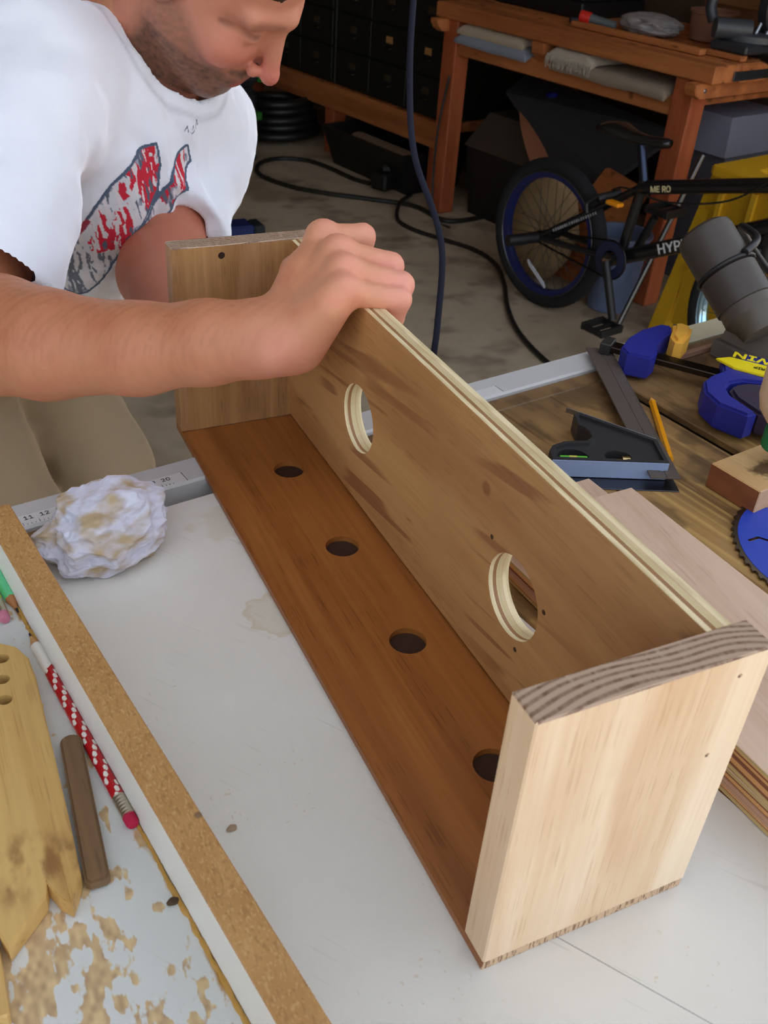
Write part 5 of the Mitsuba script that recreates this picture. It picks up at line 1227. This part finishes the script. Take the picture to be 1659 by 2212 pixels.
sk_ = add(man + '__shirt', shirt, 'cloth', sc_, smooth=True, label='white T-shirt')
# the surfboards printed on its front: the cloth itself, a hair proud
BO = [sg.Polygon([(-.080, -.411), (-.075, -.394), (-.077, -.370), (-.094, -.343), (-.104, -.318), (-.108, -.288), (-.117, -.250), (-.128, -.222), (-.153, -.222), (-.157, -.262), (-.152, -.305), (-.143, -.340), (-.129, -.366), (-.106, -.394)]).buffer(0.002),
      sg.Polygon([(-.034, -.411), (-.028, -.398), (-.042, -.384), (-.058, -.369), (-.069, -.345), (-.090, -.320), (-.104, -.305), (-.104, -.322), (-.086, -.347), (-.072, -.372), (-.062, -.392), (-.046, -.404)]).buffer(0.002)]
MARK = [sg.LineString(l).buffer(0.0007) for l in ([(-.041, -.424), (-.039, -.430), (-.037, -.424), (-.035, -.430)], [(-.034, -.425), (-.031, -.431), (-.029, -.427), (-.033, -.424)], [(-.027, -.428), (-.024, -.435), (-.022, -.431)])]
import shapely
def uvw(v): return (v - BE) @ LEFT, (v - BE) @ TRK, (v - BE) @ FWD
fcs = shirt.faces[np.ones(len(shirt.faces), bool)]
cu, cv, cw = uvw(shirt.vertices[fcs].mean(1))
allp = sg.MultiPolygon([g for g in BO] ).buffer(0.006).union(sg.MultiPolygon(MARK).buffer(0.006) if False else MARK[0].union(MARK[1]).union(MARK[2]).buffer(0.006))
keep = shapely.contains_xy(allp, cu, cv) & (cw > 0.025)
shirt.fix_normals()
vn = np.zeros_like(shirt.vertices); fn_ = np.cross(shirt.vertices[shirt.faces[:, 1]] - shirt.vertices[shirt.faces[:, 0]], shirt.vertices[shirt.faces[:, 2]] - shirt.vertices[shirt.faces[:, 0]])
for j in range(3): np.add.at(vn, shirt.faces[:, j], fn_)
vn /= np.linalg.norm(vn, axis=1, keepdims=True) + 1e-12
pm = trimesh.Trimesh(shirt.vertices + vn * 0.0006, shirt.faces[keep], process=False)
pm.remove_unreferenced_vertices()
for _ in range(2): pm = pm.subdivide()
u_, v_, w_ = uvw(pm.vertices)
ins = [shapely.contains_xy(g, u_, v_) for g in BO]; mk = np.any([shapely.contains_xy(g, u_, v_) for g in MARK], axis=0)
inside = ins[0] | ins[1] | mk
pm = trimesh.Trimesh(pm.vertices, pm.faces[inside[pm.faces].all(1)], process=False)
edge = np.minimum(*[shapely.distance(g.exterior, shapely.points(u_, v_)) for g in BO])
along, across = v_ + u_ * 0.9, u_ - v_ * 0.45
n1_ = meshkit.fbm(np.stack([u_ * 70, v_ * 45, 0 * u_], 1), 4, 3); n2_ = meshkit.fbm(np.stack([across * 260, along * 60, 0 * u_], 1), 3, 8); n3_ = meshkit.fbm(np.stack([u_ * 60, v_ * 60, 0 * u_ + 4], 1), 3, 12)
pc = np.tile(S(204, 202, 206), (len(u_), 1))
pc = np.where((n3_ > 0.55)[:, None], S(150, 152, 164), pc)
pc = np.where(((n1_ > 0.50) & (v_ < -0.29))[:, None], S(196, 48, 64), pc)
pc = np.where(((n2_ > 0.60))[:, None], S(214, 206, 208), pc)
pc = np.where(((n2_ < 0.36) & (n3_ > 0.45))[:, None], S(92, 98, 112), pc)
pc = np.where(((n2_ < 0.42) & (v_ > -0.30))[:, None], S(110, 112, 122), pc)
pc = np.where((edge < 0.0028)[:, None], S(84, 96, 116), pc)
pc = np.where(((edge < 0.0050) & (u_ < -0.135 + (v_ + 0.3) * -0.15) & (v_ > -0.325))[:, None], S(150, 60, 74), pc)
pc = np.where(mk[:, None], S(120, 124, 138), pc)
add(sk_ + '__print', pm, 'cloth', pc, smooth=True, label='red, grey and white surfboard print')
trousers = surface(pants_sdf, (-0.45, 0.90, -0.83), (0.25, 1.50, 0.12), 0.008)
add(man + '__trousers', trousers, 'cloth', S(150, 132, 108), smooth=True, label='khaki trousers')
for a_ in (AR, AL):
    fw = np.array([0.64, -0.77, 0]); h0 = np.array([a_[0], a_[1], FZ])
    sh = surface(lambda p: np.maximum(smin(rc(p, h0 - fw * 0.05 + [0, 0, 0.045], h0 + fw * 0.15 + [0, 0, 0.036], 0.045, 0.036), rc(p, h0 + [0, 0, 0.05], h0 + [0, 0, 0.11], 0.045, 0.045), 0.03), -(p[:, 2] - FZ - 0.001)), h0 - [0.3, 0.3, 0.02], h0 + [0.3, 0.3, 0.18], 0.007)
    add(man + '__shoe', sh, 'satin', S(70, 60, 52), smooth=True, label='dark brown shoe')

# look-alike things share a group
import re
for stem, g_ in (('pencil', 'pencils on the saw table'), ('folded_towel', 'cloths on the bench shelf'), ('wooden_batten', 'battens on the workbench top'), ('drawer_cabinet', 'black drawer cabinets'),
                 ('wood_chip', 'wood chips by the fence'), ('plywood_board', 'plywood boards behind the box')):
    for k in list(labels):
        if re.fullmatch(stem + r'(_\d{3})?', k):
            labels[k]['group'] = g_
